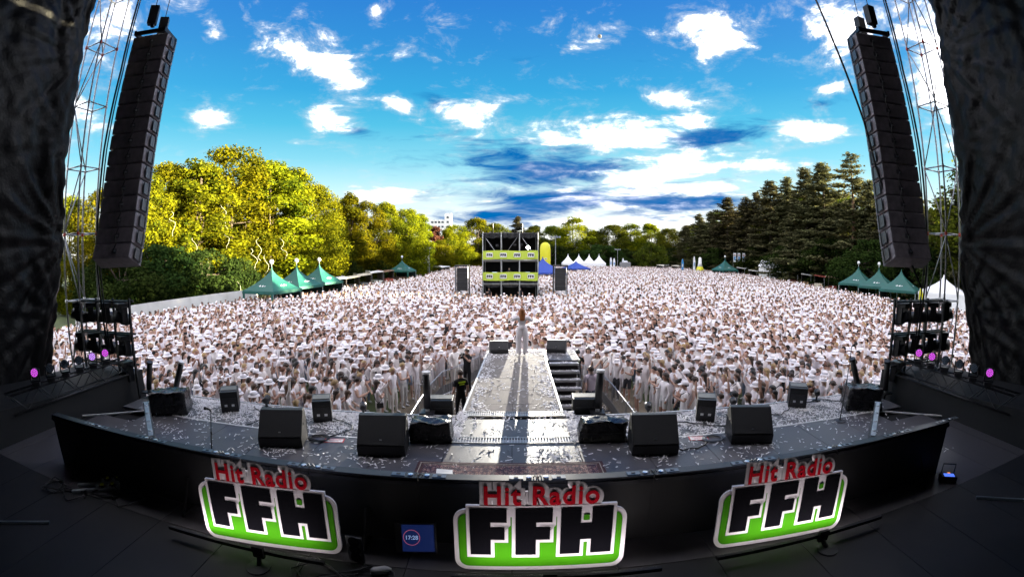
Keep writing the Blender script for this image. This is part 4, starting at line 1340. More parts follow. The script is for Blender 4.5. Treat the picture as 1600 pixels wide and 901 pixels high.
def people_near():
    top_w = ['white vest', 'white t-shirt', 'white shirt']
    variants, hats, hairs = {}, {}, {}
    glasses, bag = band_mesh(), strap_mesh()
    count = {}
    skirtm = skirt_mb().mesh('skirt', mat('white_skirt', (.76, .74, .76), .8, var=.06), True)
    for x, y in near:
        rng = random.Random(int(x * 1000) * 7 + int(y * 1000))
        pose = rng.choices(PNAMES, weights=(6, 4, 1.2, 1.2, 3, 2.5, 1.5, 2.5, .8, 3))[0]
        sleeve = rng.choices((0, 1, 2), weights=(3, 5, 2))[0]
        lg = rng.choices((0, 1), weights=(3, 7))[0]
        ti, bi, si = rng.randrange(len(TOPS)), rng.choices(range(len(BOTTOMS)), weights=(5, 4, 3, 1.6, 2, .8))[0], rng.randrange(len(SKINS))
        key = (pose, sleeve, lg, ti % 3, bi, si)
        if key not in variants:
            V, P, reg = BODIES[pose]
            pal = np.array([SKINS[si], TOPS[ti], BOTTOMS[bi], (.65, .64, .66)])
            variants[key] = color_mesh('person', V, P, pal[slots(reg, sleeve, lg)])
        o = obj('person', variants[key])
        h = rng.gauss(1.0, .045); w = rng.gauss(1.02, .06)
        o.location = (x, y, .008 if -4 < x < 5 and y < 21 else 0); o.rotation_euler = (0, 0, facing(x, y)); o.scale = (w * h, w * h, h)
        hi = rng.choices(range(5), weights=(3, 5, 3, 2, .8))[0]
        long_ = rng.random() < .52
        kind = 'long' if long_ else rng.choice(('short', 'short', 'short', 'bun'))
        hk = ('hair', kind, hi)
        if hk not in hairs: hairs[hk] = hair_mb(kind).mesh('hair', HAIR_M[hi], True)
        obj('hair', hairs[hk], o)
        hat = rng.choices((None, 'bucket', 'cap', 'straw'), weights=(6.2, 2.6, .7, .5))[0]
        if hat and kind != 'bun':
            if hat not in hats: hats[hat] = hat_mb(hat).mesh('hat', HAT_M, True)
            obj('hat', hats[hat], o)
        else: hat = None
        ex = ''
        if rng.random() < .3: obj('sunglasses', glasses, o); ex = 'sunglasses'
        if rng.random() < .14: obj('shoulder_bag', bag, o); ex = 'black shoulder bag'
        if long_ and lg and rng.random() < .22: obj('skirt', skirtm, o); ex = ex or 'skirt'
        u = proj((x, y, 1.5))[0]
        zone = next(z for lim, z in ZONES if u < lim)
        k = count[zone] = count.get(zone, 0) + 1
        look = ('%s hat' % {'bucket': 'bucket', 'cap': 'peaked', 'straw': 'wide'}[hat]) if hat else ('long %s hair' % HAIRS[hi][0] if long_ else '%s hair' % HAIRS[hi][0])
        lab = 'person with %s in %s, %s nearest behind %s' % (look, top_w[sleeve], ORD[min(k - 1, len(ORD) - 1)], zone)
        tag(o, lab, 'person', 'people in the front of the crowd')


people_near()


def far_person():
    """a small figure for the distance: legs, trunk, shoulders, arms and head"""
    mb = MB()
    def ring(z, a, b, y=0): return [(a * math.cos(t), y + b * math.sin(t), z) for t in np.arange(6) * math.pi / 3]
    secs = [(0.0, .15, .08), (.85, .17, .11), (1.12, .15, .10), (1.38, .21, .11), (1.47, .09, .07)]
    vs = sum([ring(*s_) for s_ in secs], [])
    P, S = [], []
    for j in range(4):
        for i in range(6):
            P.append((j * 6 + i, j * 6 + (i + 1) % 6, (j + 1) * 6 + (i + 1) % 6, (j + 1) * 6 + i)); S.append(2 if j == 0 else 1)
    o = len(vs)
    hs = [(1.47, .05, .05), (1.56, .075, .085), (1.66, .085, .10)]
    vs += sum([ring(*s_, y=.015) for s_ in hs], [])
    for j in range(2):
        for i in range(6):
            P.append((o + j * 6 + i, o + j * 6 + (i + 1) % 6, o + (j + 1) * 6 + (i + 1) % 6, o + (j + 1) * 6 + i))
            S.append(0 if (j == 0 or i in (0, 1, 2)) else 4)
    o2 = len(vs)
    vs += ring(1.63, .095, .105, y=.005) + ring(1.735, .06, .07)
    for i in range(6): P.append((o2 + i, o2 + (i + 1) % 6, o2 + 6 + (i + 1) % 6, o2 + 6 + i)); S.append(5)
    P.append(tuple(o2 + 6 + i for i in range(6))); S.append(5)
    for sx in (-1, 1):
        q = len(vs)
        vs += [(sx * .20, .04, 1.40), (sx * .28, .02, 1.38), (sx * .26, .12, 1.10), (sx * .18, .20, 1.12), (sx * .10, .30, 1.22), (sx * .14, .32, 1.16)]
        P += [(q, q + 1, q + 2, q + 3), (q + 3, q + 2, q + 5, q + 4)]; S += [1, 0]
    return np.array(vs), P, np.array(S)


def people_rest():
    """everybody further back: one mass of figures"""
    VV, TT, CC = [], [], []
    off = 0
    protos = []
    for p in PNAMES:
        V, P, reg = LOWB[p]
        for sleeve, hair, hat in ((1, 'short', 'bucket'), (0, 'long', None), (2, 'short', None), (1, 'long', 'bucket'), (1, 'short', 'cap')):
            v = [V]; t, s_ = tri_faces(P, slots(reg, sleeve, 1)); t = [t]; s_ = [s_]; n = len(V)
            hm = hair_mb(hair); ht, hs = tri_faces(hm.f, [4] * len(hm.f)); v.append(np.array(hm.v)); t.append(ht + n); s_.append(hs); n += len(hm.v)
            if hat:
                hm = hat_mb(hat); ht, hs = tri_faces(hm.f, [5 + i for i in hm.m]); v.append(np.array(hm.v)); t.append(ht + n); s_.append(hs)
            protos.append((np.concatenate(v), np.concatenate(t), np.concatenate(s_)))
    fv, fp, fs = far_person(); ft, fss = tri_faces(fp, fs)
    wts = np.repeat(np.array((6, 4, 1.0, 1.0, 3, 2.5, 1.5, 1.5, .6, 3)), 5) * np.tile((2.6, 4.5, 4, 1.4, 1), 10)
    wts = wts / wts.sum()
    rest_a = np.array(rest); dist = np.hypot(rest_a[:, 0], rest_a[:, 1])
    pick = RNG.choice(len(protos), len(rest), p=wts)
    pick[dist > 40] = -1
    face = np.array([facing(x, y) for x, y in rest])
    h = RNG.normal(1.0, .05, len(rest)); w = h * RNG.normal(1.03, .07, len(rest))
    def palettes(n):
        tops = np.array(TOPS)[RNG.integers(0, len(TOPS), n)] * RNG.uniform(.88, 1.04, (n, 1))
        tops[RNG.random(n) < .025] = (.03, .03, .035)
        sk = np.array(SKINS)[RNG.integers(0, 5, n)] * RNG.uniform(.85, 1.1, (n, 1))
        bo = np.array(BOTTOMS)[RNG.choice(6, n, p=(.32, .26, .16, .09, .12, .05))]
        hr = np.array([c for _, c in HAIRS])[RNG.choice(5, n, p=(.25, .36, .2, .13, .06))]
        hat = np.tile((.85, .80, .83), (n, 1)); band = np.tile((.40, .42, .5), (n, 1))
        return np.stack([sk, tops, bo, np.tile((.6, .6, .62), (n, 1)), hr, hat, band], 1)
    for g in range(-1, len(protos)):
        idx = np.nonzero(pick == g)[0]
        if not len(idx): continue
        V, T, S = (fv, ft, fss) if g < 0 else protos[g]
        n, c, s_ = len(idx), np.cos(face[idx]), np.sin(face[idx])
        X = V[None, :, 0] * w[idx, None]; Y = V[None, :, 1] * w[idx, None]; Z = V[None, :, 2] * h[idx, None]
        W = np.stack([X * c[:, None] - Y * s_[:, None] + rest_a[idx, 0, None], X * s_[:, None] + Y * c[:, None] + rest_a[idx, 1, None], Z], -1)
        VV.append(W.reshape(-1, 3))
        TT.append((T[None] + (np.arange(n) * len(V))[:, None, None] + off).reshape(-1, 3)); off += n * len(V)
        pal = palettes(n)
        if g < 0:
            nohat = RNG.random(n) < .68; pal[nohat, 5] = pal[nohat, 4]
        CC.append(pal[:, S].reshape(-1, 3))
    me = np_mesh('crowd', np.concatenate(VV), np.concatenate(TT), PERSON, np.concatenate(CC))
    tag(obj('crowd', me), 'vast crowd of people dressed in white filling the meadow', 'crowd', kind='stuff')
    print('crowd people', len(rest), 'tris', len(me.polygons))


people_rest()


# ------------------------------------------------------------------ the singer, crew in the pit, barriers
def hand_fingers(J, side, base, dirv, across, length=.085):
    """five short finger chains rooted in the palm"""
    ha = 'ha' + side
    d, a = Vector(dirv).normalized(), Vector(across).normalized()
    n = d.cross(a)
    for k, (off, l) in enumerate(((-.030, .75), (-.010, .95), (.010, 1.0), (.030, .85))):
        p1 = J[ha] + a * off * .8 + d * .03; p2 = p1 + d * length * l * .55 + n * .008; p3 = p2 + d * length * l * .45 + n * .022
        for nm, p in zip('abc', (p1, p2, p3)): J['f%s%d%s' % (side, k, nm)] = p
        FINGERS.extend([(ha, 'f%s%da' % (side, k)), ('f%s%da' % (side, k), 'f%s%db' % (side, k)), ('f%s%db' % (side, k), 'f%s%dc' % (side, k))])
    p1 = J[ha] - a * .038 - d * .015; p2 = p1 - a * .025 + d * .035
    J['f%sTa' % side], J['f%sTb' % side] = p1, p2
    FINGERS.extend([(ha, 'f%sTa' % side), ('f%sTa' % side, 'f%sTb' % side)])


def custom_person(J, pal, sleeve, legs, loc, rz, label, rad=None, scale=1.0, hair=None, hairm=None):
    V, P, reg = body_mesh(J, rad, sub=2)
    me = color_mesh('person', V, P, np.array(pal)[slots(reg, sleeve, legs)])
    o = obj('person', me); o.location = loc; o.rotation_euler = (0, 0, rz); o.scale = (scale,) * 3
    tag(o, label, 'person')
    if hair: obj('hair', hair_mb(hair).mesh('hair', hairm, True), o)
    return o


def singer():
    FINGERS.clear()
    J = skeleton(('film', 'film'))
    J['elL'], J['wrL'], J['haL'] = Vector((-.37, .03, 1.30)), Vector((-.17, .17, 1.50)), Vector((-.08, .19, 1.57))
    J['elR'], J['wrR'], J['haR'] = Vector((.37, .02, 1.27)), Vector((.19, .17, 1.48)), Vector((.10, .20, 1.56))
    J['ankleL'] = Vector((-.075, 0, .075)); J['ankleR'] = Vector((.085, .02, .075)); J['toeL'] = Vector((-.09, .15, .04)); J['toeR'] = Vector((.11, .17, .04))
    J['kneeL'] = Vector((-.09, .01, .48)); J['kneeR'] = Vector((.10, .03, .48))
    for sd in 'LR': hand_fingers(J, sd, None, (0, .1, 1), (1, 0, 0), .07)
    pal = [(.50, .29, .21), (.76, .72, .75), (.76, .70, .74), (.03, .03, .035)]
    o = custom_person(J, pal, 2, 1, (.36, 16.45, DECK), R(4), 'singer with long auburn hair in white outfit standing on the catwalk, back turned',
                      rad=dict(waist=.105, chest=.135, pelvis=.142, kneeL=.075, kneeR=.075, elL=.06, elR=.06, shL=.07, shR=.07, ankleL=.05, ankleR=.05), scale=1.0)
    ginger = mat('ginger_hair', (.26, .085, .018), .42, var=.4, scale=40)
    obj('hair', hair_mb('long').mesh('hair', ginger, True), o)
    tr = mat('white_trousers', (.78, .73, .76), .75, var=.06)
    for sx in (-1, 1):
        n = 16; mb = MB(); vs = []
        prof = [(1.04, .125, .0), (.90, .145, .0), (.70, .125, .0), (.45, .108, .0), (.25, .110, .005), (.13, .118, .008)]
        for z, r, y in prof:
            for k in range(n):
                t = 2 * math.pi * k / n; rr = r * (1 + .05 * math.sin(5 * t + z * 3))
                vs.append((sx * (.085 + (.04 if z < .8 else 0)) + rr * .86 * math.cos(t), y + .01 + rr * math.sin(t) * .95, z))
        mb.add(vs, [(j * n + k, (j + 1) * n + k, (j + 1) * n + (k + 1) % n, j * n + (k + 1) % n) for j in range(len(prof) - 1) for k in range(n)])
        mb.build('trouser_leg', tr, o, True)
    MB().lathe([(.150, 1.00), (.145, 1.05), (.132, 1.11), (.130, 1.12)], 16, (0, .0, 0), Matrix.Diagonal((1, .78, 1))).build('waistband', tr, o, True)
    FINGERS.clear()


singer()


def crew():
    FINGERS.clear()
    blk = (.012, .012, .014)
    hv = mat('high_vis', (.55, .75, .02), .6)

    def stripe(o, z=1.36, y=-.105):
        MB().box((0, y, z), (.24, .012, .045)).box((0, y, z - .07), (.17, .012, .035)).build('back_print', hv, o)
    J = skeleton(('film', 'film')); J['elR'] = Vector((.34, .10, 1.30))
    o = custom_person(J, [SKINS[1], blk, blk, blk], 1, 1, (-1.85, 18.6, .008), R(150), 'photographer dressed in black holding a camera to the face left of the catwalk', hair='short', hairm=HAIR_M[1], scale=1.04)
    c = thing('camera_body', 'black photo camera held to the face by the photographer', 'camera', (-1.98, 18.25, 1.66), R(150))
    MB().box((0, 0, 0), (.15, .07, .10)).build('body', BLACK, c, bevel=.01)
    MB().lathe([(.035, 0), (.04, .1), (.036, .16)], 10, (0, .03, 0), Matrix.Rotation(R(-90), 3, 'X')).build('lens', BLACK, c, True)
    J = skeleton(('idle', 'idle'), .05)
    o = custom_person(J, [SKINS[1], blk, blk, blk], 1, 1, (-1.72, 14.9, .008), R(35), 'security guard in black with yellow back print in the pit left of the catwalk', hair='short', hairm=HAIR_M[1], scale=1.07)
    stripe(o)
    J = skeleton(('idle', 'clap'))
    o = custom_person(J, [SKINS[0], blk, blk, blk], 1, 1, (2.66, 18.3, .008), R(-15), 'security guard in black with yellow back print behind the stairs', hair='short', hairm=HAIR_M[0], scale=1.05)
    stripe(o)
    J = skeleton(('idle', 'film'), .03)
    o = custom_person(J, [SKINS[2], (.52, .44, .52), (.06, .07, .10), (.5, .5, .5)], 1, 1, (2.72, 15.4, .008), R(20), 'person in oversized pale lilac t-shirt standing beside the stairs', hair='short', hairm=HAIR_M[1], scale=1.06,
                      rad=dict(waist=.15, chest=.165, shL=.085, shR=.085, elL=.055, elR=.055))


crew()


def barriers():
    steel = mat('barrier_steel', (.42, .43, .46), .38, .85, var=.15)

    def barrier(a, b, label):
        a, b = Vector((*a, 0)), Vector((*b, 0)); L = (b - a).length
        t = thing('crowd_barrier', label, 'barrier', a, math.atan2(b.y - a.y, b.x - a.x), 'steel barriers round the pit')
        MB().tube([(.02, 0, .12), (.02, 0, 1.08), (L - .02, 0, 1.08), (L - .02, 0, .12), (.02, 0, .12)], .021, 6).build('frame', steel, t)
        n = int(L / .14)
        for k in range(1, n):
            x = L * k / n; MB().tube([(x, 0, .12), (x, 0, 1.08)], .009, 5).build('bar', steel, t)
        for x in (.2, L - .2): MB().bar((x, -.28, .02), (x, .28, .02), .04).bar((x, 0, .02), (x, 0, .14), .04).build('foot', steel, t)
        MB().box((L / 2, .05, .30), (L, .02, .36)).build('kick_plate', mat('kick_plate', (.16, .16, .17), .5, .5, var=.2), t)
    left = [(-2.95, 11.7), (-2.95, 13.7), (-2.92, 15.7), (-2.75, 17.6), (-1.9, 19.2), (-1.5, 20.5)]
    right = [(3.6, 11.7), (3.6, 13.7), (3.58, 15.7), (3.45, 17.6), (2.7, 19.2), (2.2, 20.5)]
    pos = ['closest to the stage', 'second from the stage', 'third from the stage', 'fourth from the stage, turning in', 'last before the crossing row']
    for side, pts in (('left', left), ('right', right)):
        for k, (a, b) in enumerate(zip(pts, pts[1:])):
            barrier(a, b, 'steel crowd barrier %s of the catwalk, %s' % (side, pos[k]))
    barrier((-1.45, 20.55), (.35, 20.6), 'steel crowd barrier across the front of the catwalk, left half')
    barrier((.38, 20.6), (2.15, 20.55), 'steel crowd barrier across the front of the catwalk, right half')


barriers()


# ------------------------------------------------------------------ control tower and delay towers in the crowd
def control_tower():
    Y0 = 49.6
    t = thing('control_tower', 'three storey black control tower with lime banners in the crowd', 'scaffold tower', (0, Y0, 0))
    x0, x1, top, D = -3.12, 2.78, 7.85, 4.2
    st = mat('tower_steel', (.45, .46, .48), .4, .8, var=.1)
    dark = mat('tower_cloth', (.008, .008, .010), .8, var=.4, bump=.4, bscale=6)
    lime = mat('lime_banner', (.42, .52, .05), .7, var=.06, bump=.3, bscale=4)
    xs = [x0 + (x1 - x0) * k / 3 for k in range(4)]
    for x in xs:
        for y in (0, D): MB().tube([(x, y, 0), (x, y, top + .1)], .055, 8).build('upright', st, t)
    for z in (2.45, 4.95, top):
        for y in (0, D): MB().tube([(x0, y, z), (x1, y, z)], .04, 6).build('ledger', st, t)
    for z in (.25, 2.4, 4.9): MB().box(((x0 + x1) / 2, D / 2, z - .06), (x1 - x0, D, .10)).build('floor_deck', mat('tower_deck', (.09, .08, .07), .7), t)
    MB().box(((x0 + x1) / 2, D / 2, top + .03), (x1 - x0 + .1, D + .1, .06)).build('roof_sheet', dark, t)
    MB().box(((x0 + x1) / 2, D + .05, top / 2), (x1 - x0, .04, top)).build('back_sheet', dark, t)
    for x in (x0 - .05, x1 + .05): MB().box((x, D / 2, top / 2), (.04, D, top)).build('side_sheet', dark, t)
    for k in range(3):
        a, b = xs[k], xs[k + 1]
        MB().tube([(a, .1, 5.0), (b, .1, top - .1)] if k % 2 else [(b, .1, 5.0), (a, .1, top - .1)], .025, 5).build('diagonal', st, t)
        vs, n = [], 14
        for j in range(n + 1):
            u = j / n; x = a + .06 + (b - a - .12) * u
            sag = .14 * math.sin(u * math.pi) + .05 * math.sin(u * 15)
            vs += [(x, -.02 + .05 * math.sin(u * 20), top - .06), (x, .02 + .05 * math.sin(u * 17 + k), top - .42 - sag)]
        MB().add(vs, [(2 * j, 2 * j + 2, 2 * j + 3, 2 * j + 1) for j in range(n)]).build('valance', dark, t)
        vs = []
        for j in range(n + 1):
            u = j / n; x = a + .06 + (b - a - .12) * u
            vs += [(x, .06 + .05 * math.sin(u * 20), 2.60), (x, .06 + .05 * math.sin(u * 17 + k), 2.15 - .12 * math.sin(u * math.pi))]
        MB().add(vs, [(2 * j, 2 * j + 2, 2 * j + 3, 2 * j + 1) for j in range(n)]).build('valance', dark, t)
    for z0, z1 in ((5.05, 5.98), (2.78, 3.68)):
        vs, n = [], 40
        for j in range(n + 1):
            u = j / n; x = x0 + (x1 - x0) * u
            for z in (z0, z1): vs.append((x, -.10 + .025 * math.sin(u * 38), z + .03 * math.sin(u * 9 + z0)))
        b = MB().add(vs, [(2 * j, 2 * j + 2, 2 * j + 3, 2 * j + 1) for j in range(n)]).build('banner', lime, t)
        b.modifiers.new('t', 'SOLIDIFY').thickness = .01
        for k in range(4):
            cx, cz = x0 + (x1 - x0) * (k + .5) / 4 + (-.02), (z0 + z1) / 2
            p = MB().prism(rounded(cx - .36, cx + .36, cz - .24, cz + .24, .1, 5), -.155, -.150).build('logo_plate', WHITE, b)
    # lettering on the plates, one mesh per banner plate
    for z0, z1 in ((5.05, 5.98), (2.78, 3.68)):
        for k in range(4):
            cx, cz = x0 + (x1 - x0) * (k + .5) / 4 - .02, (z0 + z1) / 2
            m = MB()
            for i, poly in enumerate((F_POLY, F_POLY, H_POLY)):
                m.prism([(cx - .30 + i * .205 + px * .175, cz - .15 + pz * .30) for px, pz in poly], -.170, -.158)
            tag(m.build('logo_lettering', SIGN_BLACK, t), kind='stuff')
    # desks, screens and crew lamps inside
    for x, z in ((-2.0, 2.4), (-.2, 2.4), (1.6, 2.4)):
        MB().box((x, 1.0, z + .45), (1.3, .7, .9)).build('desk', BLACK, t)
        MB().box((x + .1, .95, z + 1.08), (.55, .06, .32)).build('monitor_screen', mat('desk_screen', (.02, .03, .05), .3, emit=(.10, .13, .16), estr=.6), t)
    for x, z in ((-2.3, 6.5), (-1.6, 6.5), (.3, 6.6), (1.0, 6.6)):
        MB().lathe([(.08, -.2), (.16, -.1), (.19, .14)], 10, (x, .5, z), Matrix.Rotation(R(95), 3, 'X')).build('profile_lamp', LAMP_BODY, t, True)
    for x in (-2.2, 1.2):
        MB().tube([(x, D, top), (x, D, top + 1.3)], .05, 6).build('mast', DARK_STEEL, t)
    # the lit follow spot
    f = thing('follow_spot', 'bright lit follow spot on the top floor of the control tower', 'spotlight', (1.72, Y0 + .35, 4.9))
    MB().tube([(0, .1, 0), (0, .1, 1.2)], .04, 8).build('stand', DARK_STEEL, f)
    aim = (Vector((.1, 13.5, DECK + .2)) - Vector((1.72, Y0 + .35, 6.4))).normalized()
    Ma = aim.to_track_quat('Z', 'Y').to_matrix()
    MB().lathe([(.12, -.5), (.17, -.4), (.17, .30), (.2, .34), (.19, .36)], 16, (0, 0, 1.45), Ma).build('barrel', LAMP_BODY, f, True)
    MB().lathe([(.17, .362), (.17, .37)], 16, (0, 0, 1.45), Ma).build('lens', mat('spot_lens', (1, 1, 1), .2, emit=(1.0, .96, .88), estr=6), f)
    l = bpy.data.lights.new('follow_spot_lamp', 'SPOT'); l.energy = 5200; l.spot_size = R(16); l.spot_blend = .5; l.shadow_soft_size = .08; l.color = (1.0, .93, .80)
    o = bpy.data.objects.new('follow_spot_lamp', l); COL.objects.link(o); o.parent = f
    o.location = Vector((0, 0, 1.45)) + aim * .42; o.rotation_euler = (-aim).to_track_quat('Z', 'Y').to_euler()
    # crew on the floors
    for x, y, z, lab in ((-2.5, .4, .25, 'crew member in dark shirt at the left of the tower ground floor'), (-.3, .6, 2.4, 'crew member in black behind the middle desk of the tower'), (.9, .35, .25, 'crew member in dark clothes at the tower ground floor')):
        V, P, reg = BODIES['with one hand at the chest']
        pal = np.array([SKINS[0], (.03, .03, .035), (.05, .05, .06), (.03, .03, .03)])
        q = obj('person', color_mesh('person', V, P, pal[slots(reg, 1, 1)])); q.location = (x, Y0 + y, z); q.rotation_euler = (0, 0, R(180))
        tag(q, lab, 'person'); obj('hair', hair_mb('short').mesh('hair', HAIR_M[1], True), q)
    # delay loudspeakers on either side
    for cx, side in ((-5.2, 'left'), (5.05, 'right')):
        d = thing('delay_tower', 'narrow black delay loudspeaker stack %s of the control tower' % side, 'loudspeaker tower', (cx, 48.4, 0), group='delay stacks')
        for x in (-.62, .62):
            for y in (-.5, .5): MB().tube([(x, y, 0), (x, y, 4.35)], .03, 6).build('upright', st, d)
        for k in range(5): MB().box((0, 0, 2.05 + k * .47), (1.05, .8, .45)).build('cabinet', WEDGE, d)
        for z in (.5, 1.0, 1.6): MB().tube([(-.62, -.5, z), (.62, -.5, z)], .03, 5).build('ledger', st, d)
        MB().box((0, 0, 4.42), (1.5, 1.2, .12)).build('rain_cover', dark, d)
        for x in (-.72, .72): MB().box((x, .1, 2.9), (.04, 1.1, 3.0)).build('side_sheet', dark, d)


control_tower()


# ------------------------------------------------------------------ tents, stalls and other things round the field
GREEN_T = mat('green_tent_cloth', (.004, .075, .062), .6, var=.12, scale=1.5)
WHITE_T = mat('white_tent_cloth', (.78, .78, .80), .6, var=.05, scale=1.5)
BLUE_T = mat('blue_tent_cloth', (.015, .05, .30), .6, var=.15)


def pagoda(name, loc, rz, w, eave, apex, cloth, label, group, ball=True, logo=True, open_sides=True):
    t = thing(name, label, 'tent', loc, rz, group)
    n = 9; vs = []
    for j in range(n + 1):
        u = j / n
        r = (w / 2) * ((1 - u) ** 1.75 * .96 + .04 * (1 - u))
        r = max(r, .05); z = eave + (apex - eave) * u
        for sx, sy in ((-1, -1), (0, -1), (1, -1), (1, 0), (1, 1), (0, 1), (-1, 1), (-1, 0)):
            k = .985 if sx == 0 or sy == 0 else 1.0
            vs.append((sx * r * k, sy * r * k, z))
    mb = MB().add(vs, [(j * 8 + i, j * 8 + (i + 1) % 8, (j + 1) * 8 + (i + 1) % 8, (j + 1) * 8 + i) for j in range(n) for i in range(8)])
    roof = mb.build('roof', cloth, t)
    h = w / 2
    for sx, sy, lx, ly in ((0, -1, w, .03), (0, 1, w, .03), (-1, 0, .03, w), (1, 0, .03, w)):
        MB().box((sx * h, sy * h, eave - .15), (lx - .02, ly, .30) if sx == 0 else (lx, ly - .05, .30)).build('valance', cloth, roof)
    for sx in (-1, 1):
        for sy in (-1, 1): MB().box((sx * (h - .08), sy * (h - .08), eave / 2), (.07, .07, eave)).build('pole', ALU, t)
    if open_sides:
        for sx in (-1, 1):
            for sy in (-1, 1):
                m = MB().box((sx * (h - .18), sy * (h - .04), eave * .45), (.30, .04, eave * .9)); m.build('side_curtain', cloth, t)
        MB().box((0, h - .1, eave * .45), (w - .3, .03, eave * .9)).build('back_wall', cloth if not logo else mat('tent_back_dark', (.01, .03, .03), .8), t)
        MB().box((0, -h * .3, .55), (w * .8, .5, 1.1)).build('counter', mat('counter_brown', (.10, .06, .04), .7), t)
    else:
        for sy in (-1, 1): MB().box((0, sy * (h - .04), eave * .47), (w - .2, .03, eave * .94)).build('side_wall', cloth, t)
        for sx in (-1, 1): MB().box((sx * (h - .04), 0, eave * .47), (.03, w - .2, eave * .94)).build('side_wall', cloth, t)
    if ball:
        MB().tube([(0, 0, apex - .1), (0, 0, apex + .35)], .04, 6).build('finial', ALU, t)
        MB().lathe([(.0, -.26), (.18, -.18), (.26, 0), (.18, .18), (0, .26)], 12, (0, 0, apex + .5)).build('ball', mat('ball_white', (.7, .7, .7), .4), t, True)
    if logo:
        # white script mark near each eave
        for a in range(4):
            Mz = Matrix.Rotation(R(90 * a), 3, 'Z'); m = MB()
            zc = eave + (apex - eave) * .17; rr = (w / 2) * (1 - .17) ** 1.75 * .97
            for k in range(7):
                x = -.40 + k * .13; zz = .10 + .07 * math.sin(k * 2.1)
                y = -(rr + .05)
                m.add([Mz @ Vector(p) for p in ((x, y - .02, zc - zz * .6), (x + .12, y - .02, zc - zz * .5), (x + .15, y + .10, zc + zz), (x + .02, y + .10, zc + zz * .9))], [(0, 1, 2, 3)])
            tag(m.build('logo_mark', WHITE, roof), kind='stuff')


for k, (px, d) in enumerate(((424, 49), (463, 55), (498.5, 61))):
    p = at(px, 395, d)
    pagoda('pagoda_tent', (p.x, p.y, 0), R(-14), 4.5, 2.35, 4.65, GREEN_T, 'green pagoda tent with ball finial, %s of the row of three on the left' % ('nearest', 'middle', 'farthest')[k], 'green pagoda tents')
p = at(628, 395, 96); pagoda('pagoda_tent', (p.x, p.y, 0), R(-8), 4.6, 2.3, 4.6, GREEN_T, 'single green pagoda tent far back on the left near the white billboard', 'green pagoda tents')
for k, (px, d) in enumerate(((1342, 74), (1374, 69), (1409, 64))):
    p = at(px, 395, d)
    pagoda('pagoda_tent', (p.x, p.y, 0), R(32), 5.0, 2.35, 4.8, GREEN_T, 'green pagoda tent %s of the row of three on the right' % ('farthest', 'middle', 'nearest')[k], 'green pagoda tents', ball=k < 2)
p = at(1133, 395, 118); pagoda('pagoda_tent', (p.x, p.y, 0), R(12), 4.8, 2.3, 5.0, GREEN_T, 'single green pagoda tent far back on the right near the upright flags', 'green pagoda tents')
for k, px in enumerate((887.5, 904.5, 920.5, 936)):
    p = at(px, 395, 152)
    pagoda('white_tent', (p.x, p.y, 0), 0, 3.9, 2.6, 5.6, WHITE_T, 'white pointed tent at the far edge, %s of four in a row' % ('leftmost', 'second', 'third', 'rightmost')[k], 'white pointed tents', ball=False, logo=False, open_sides=False)
p = at(1476, 395, 60); pagoda('white_tent', (p.x, p.y, 0), R(35), 6.0, 2.6, 4.5, WHITE_T, 'large white tent behind the right light frame', 'white pointed tents', ball=False, logo=False, open_sides=False)
for px, d, w, lab in ((848, 92, 7.0, 'large blue promotional tent just right of the control tower'), (900, 118, 5.5, 'small blue tent in front of the white pointed tents')):
    p = at(px, 395, d); pagoda('blue_tent', (p.x, p.y, 0), R(20), w, 2.0, 5.0 if w > 6 else 3.9, BLUE_T, lab, 'blue tents', ball=False, logo=False)


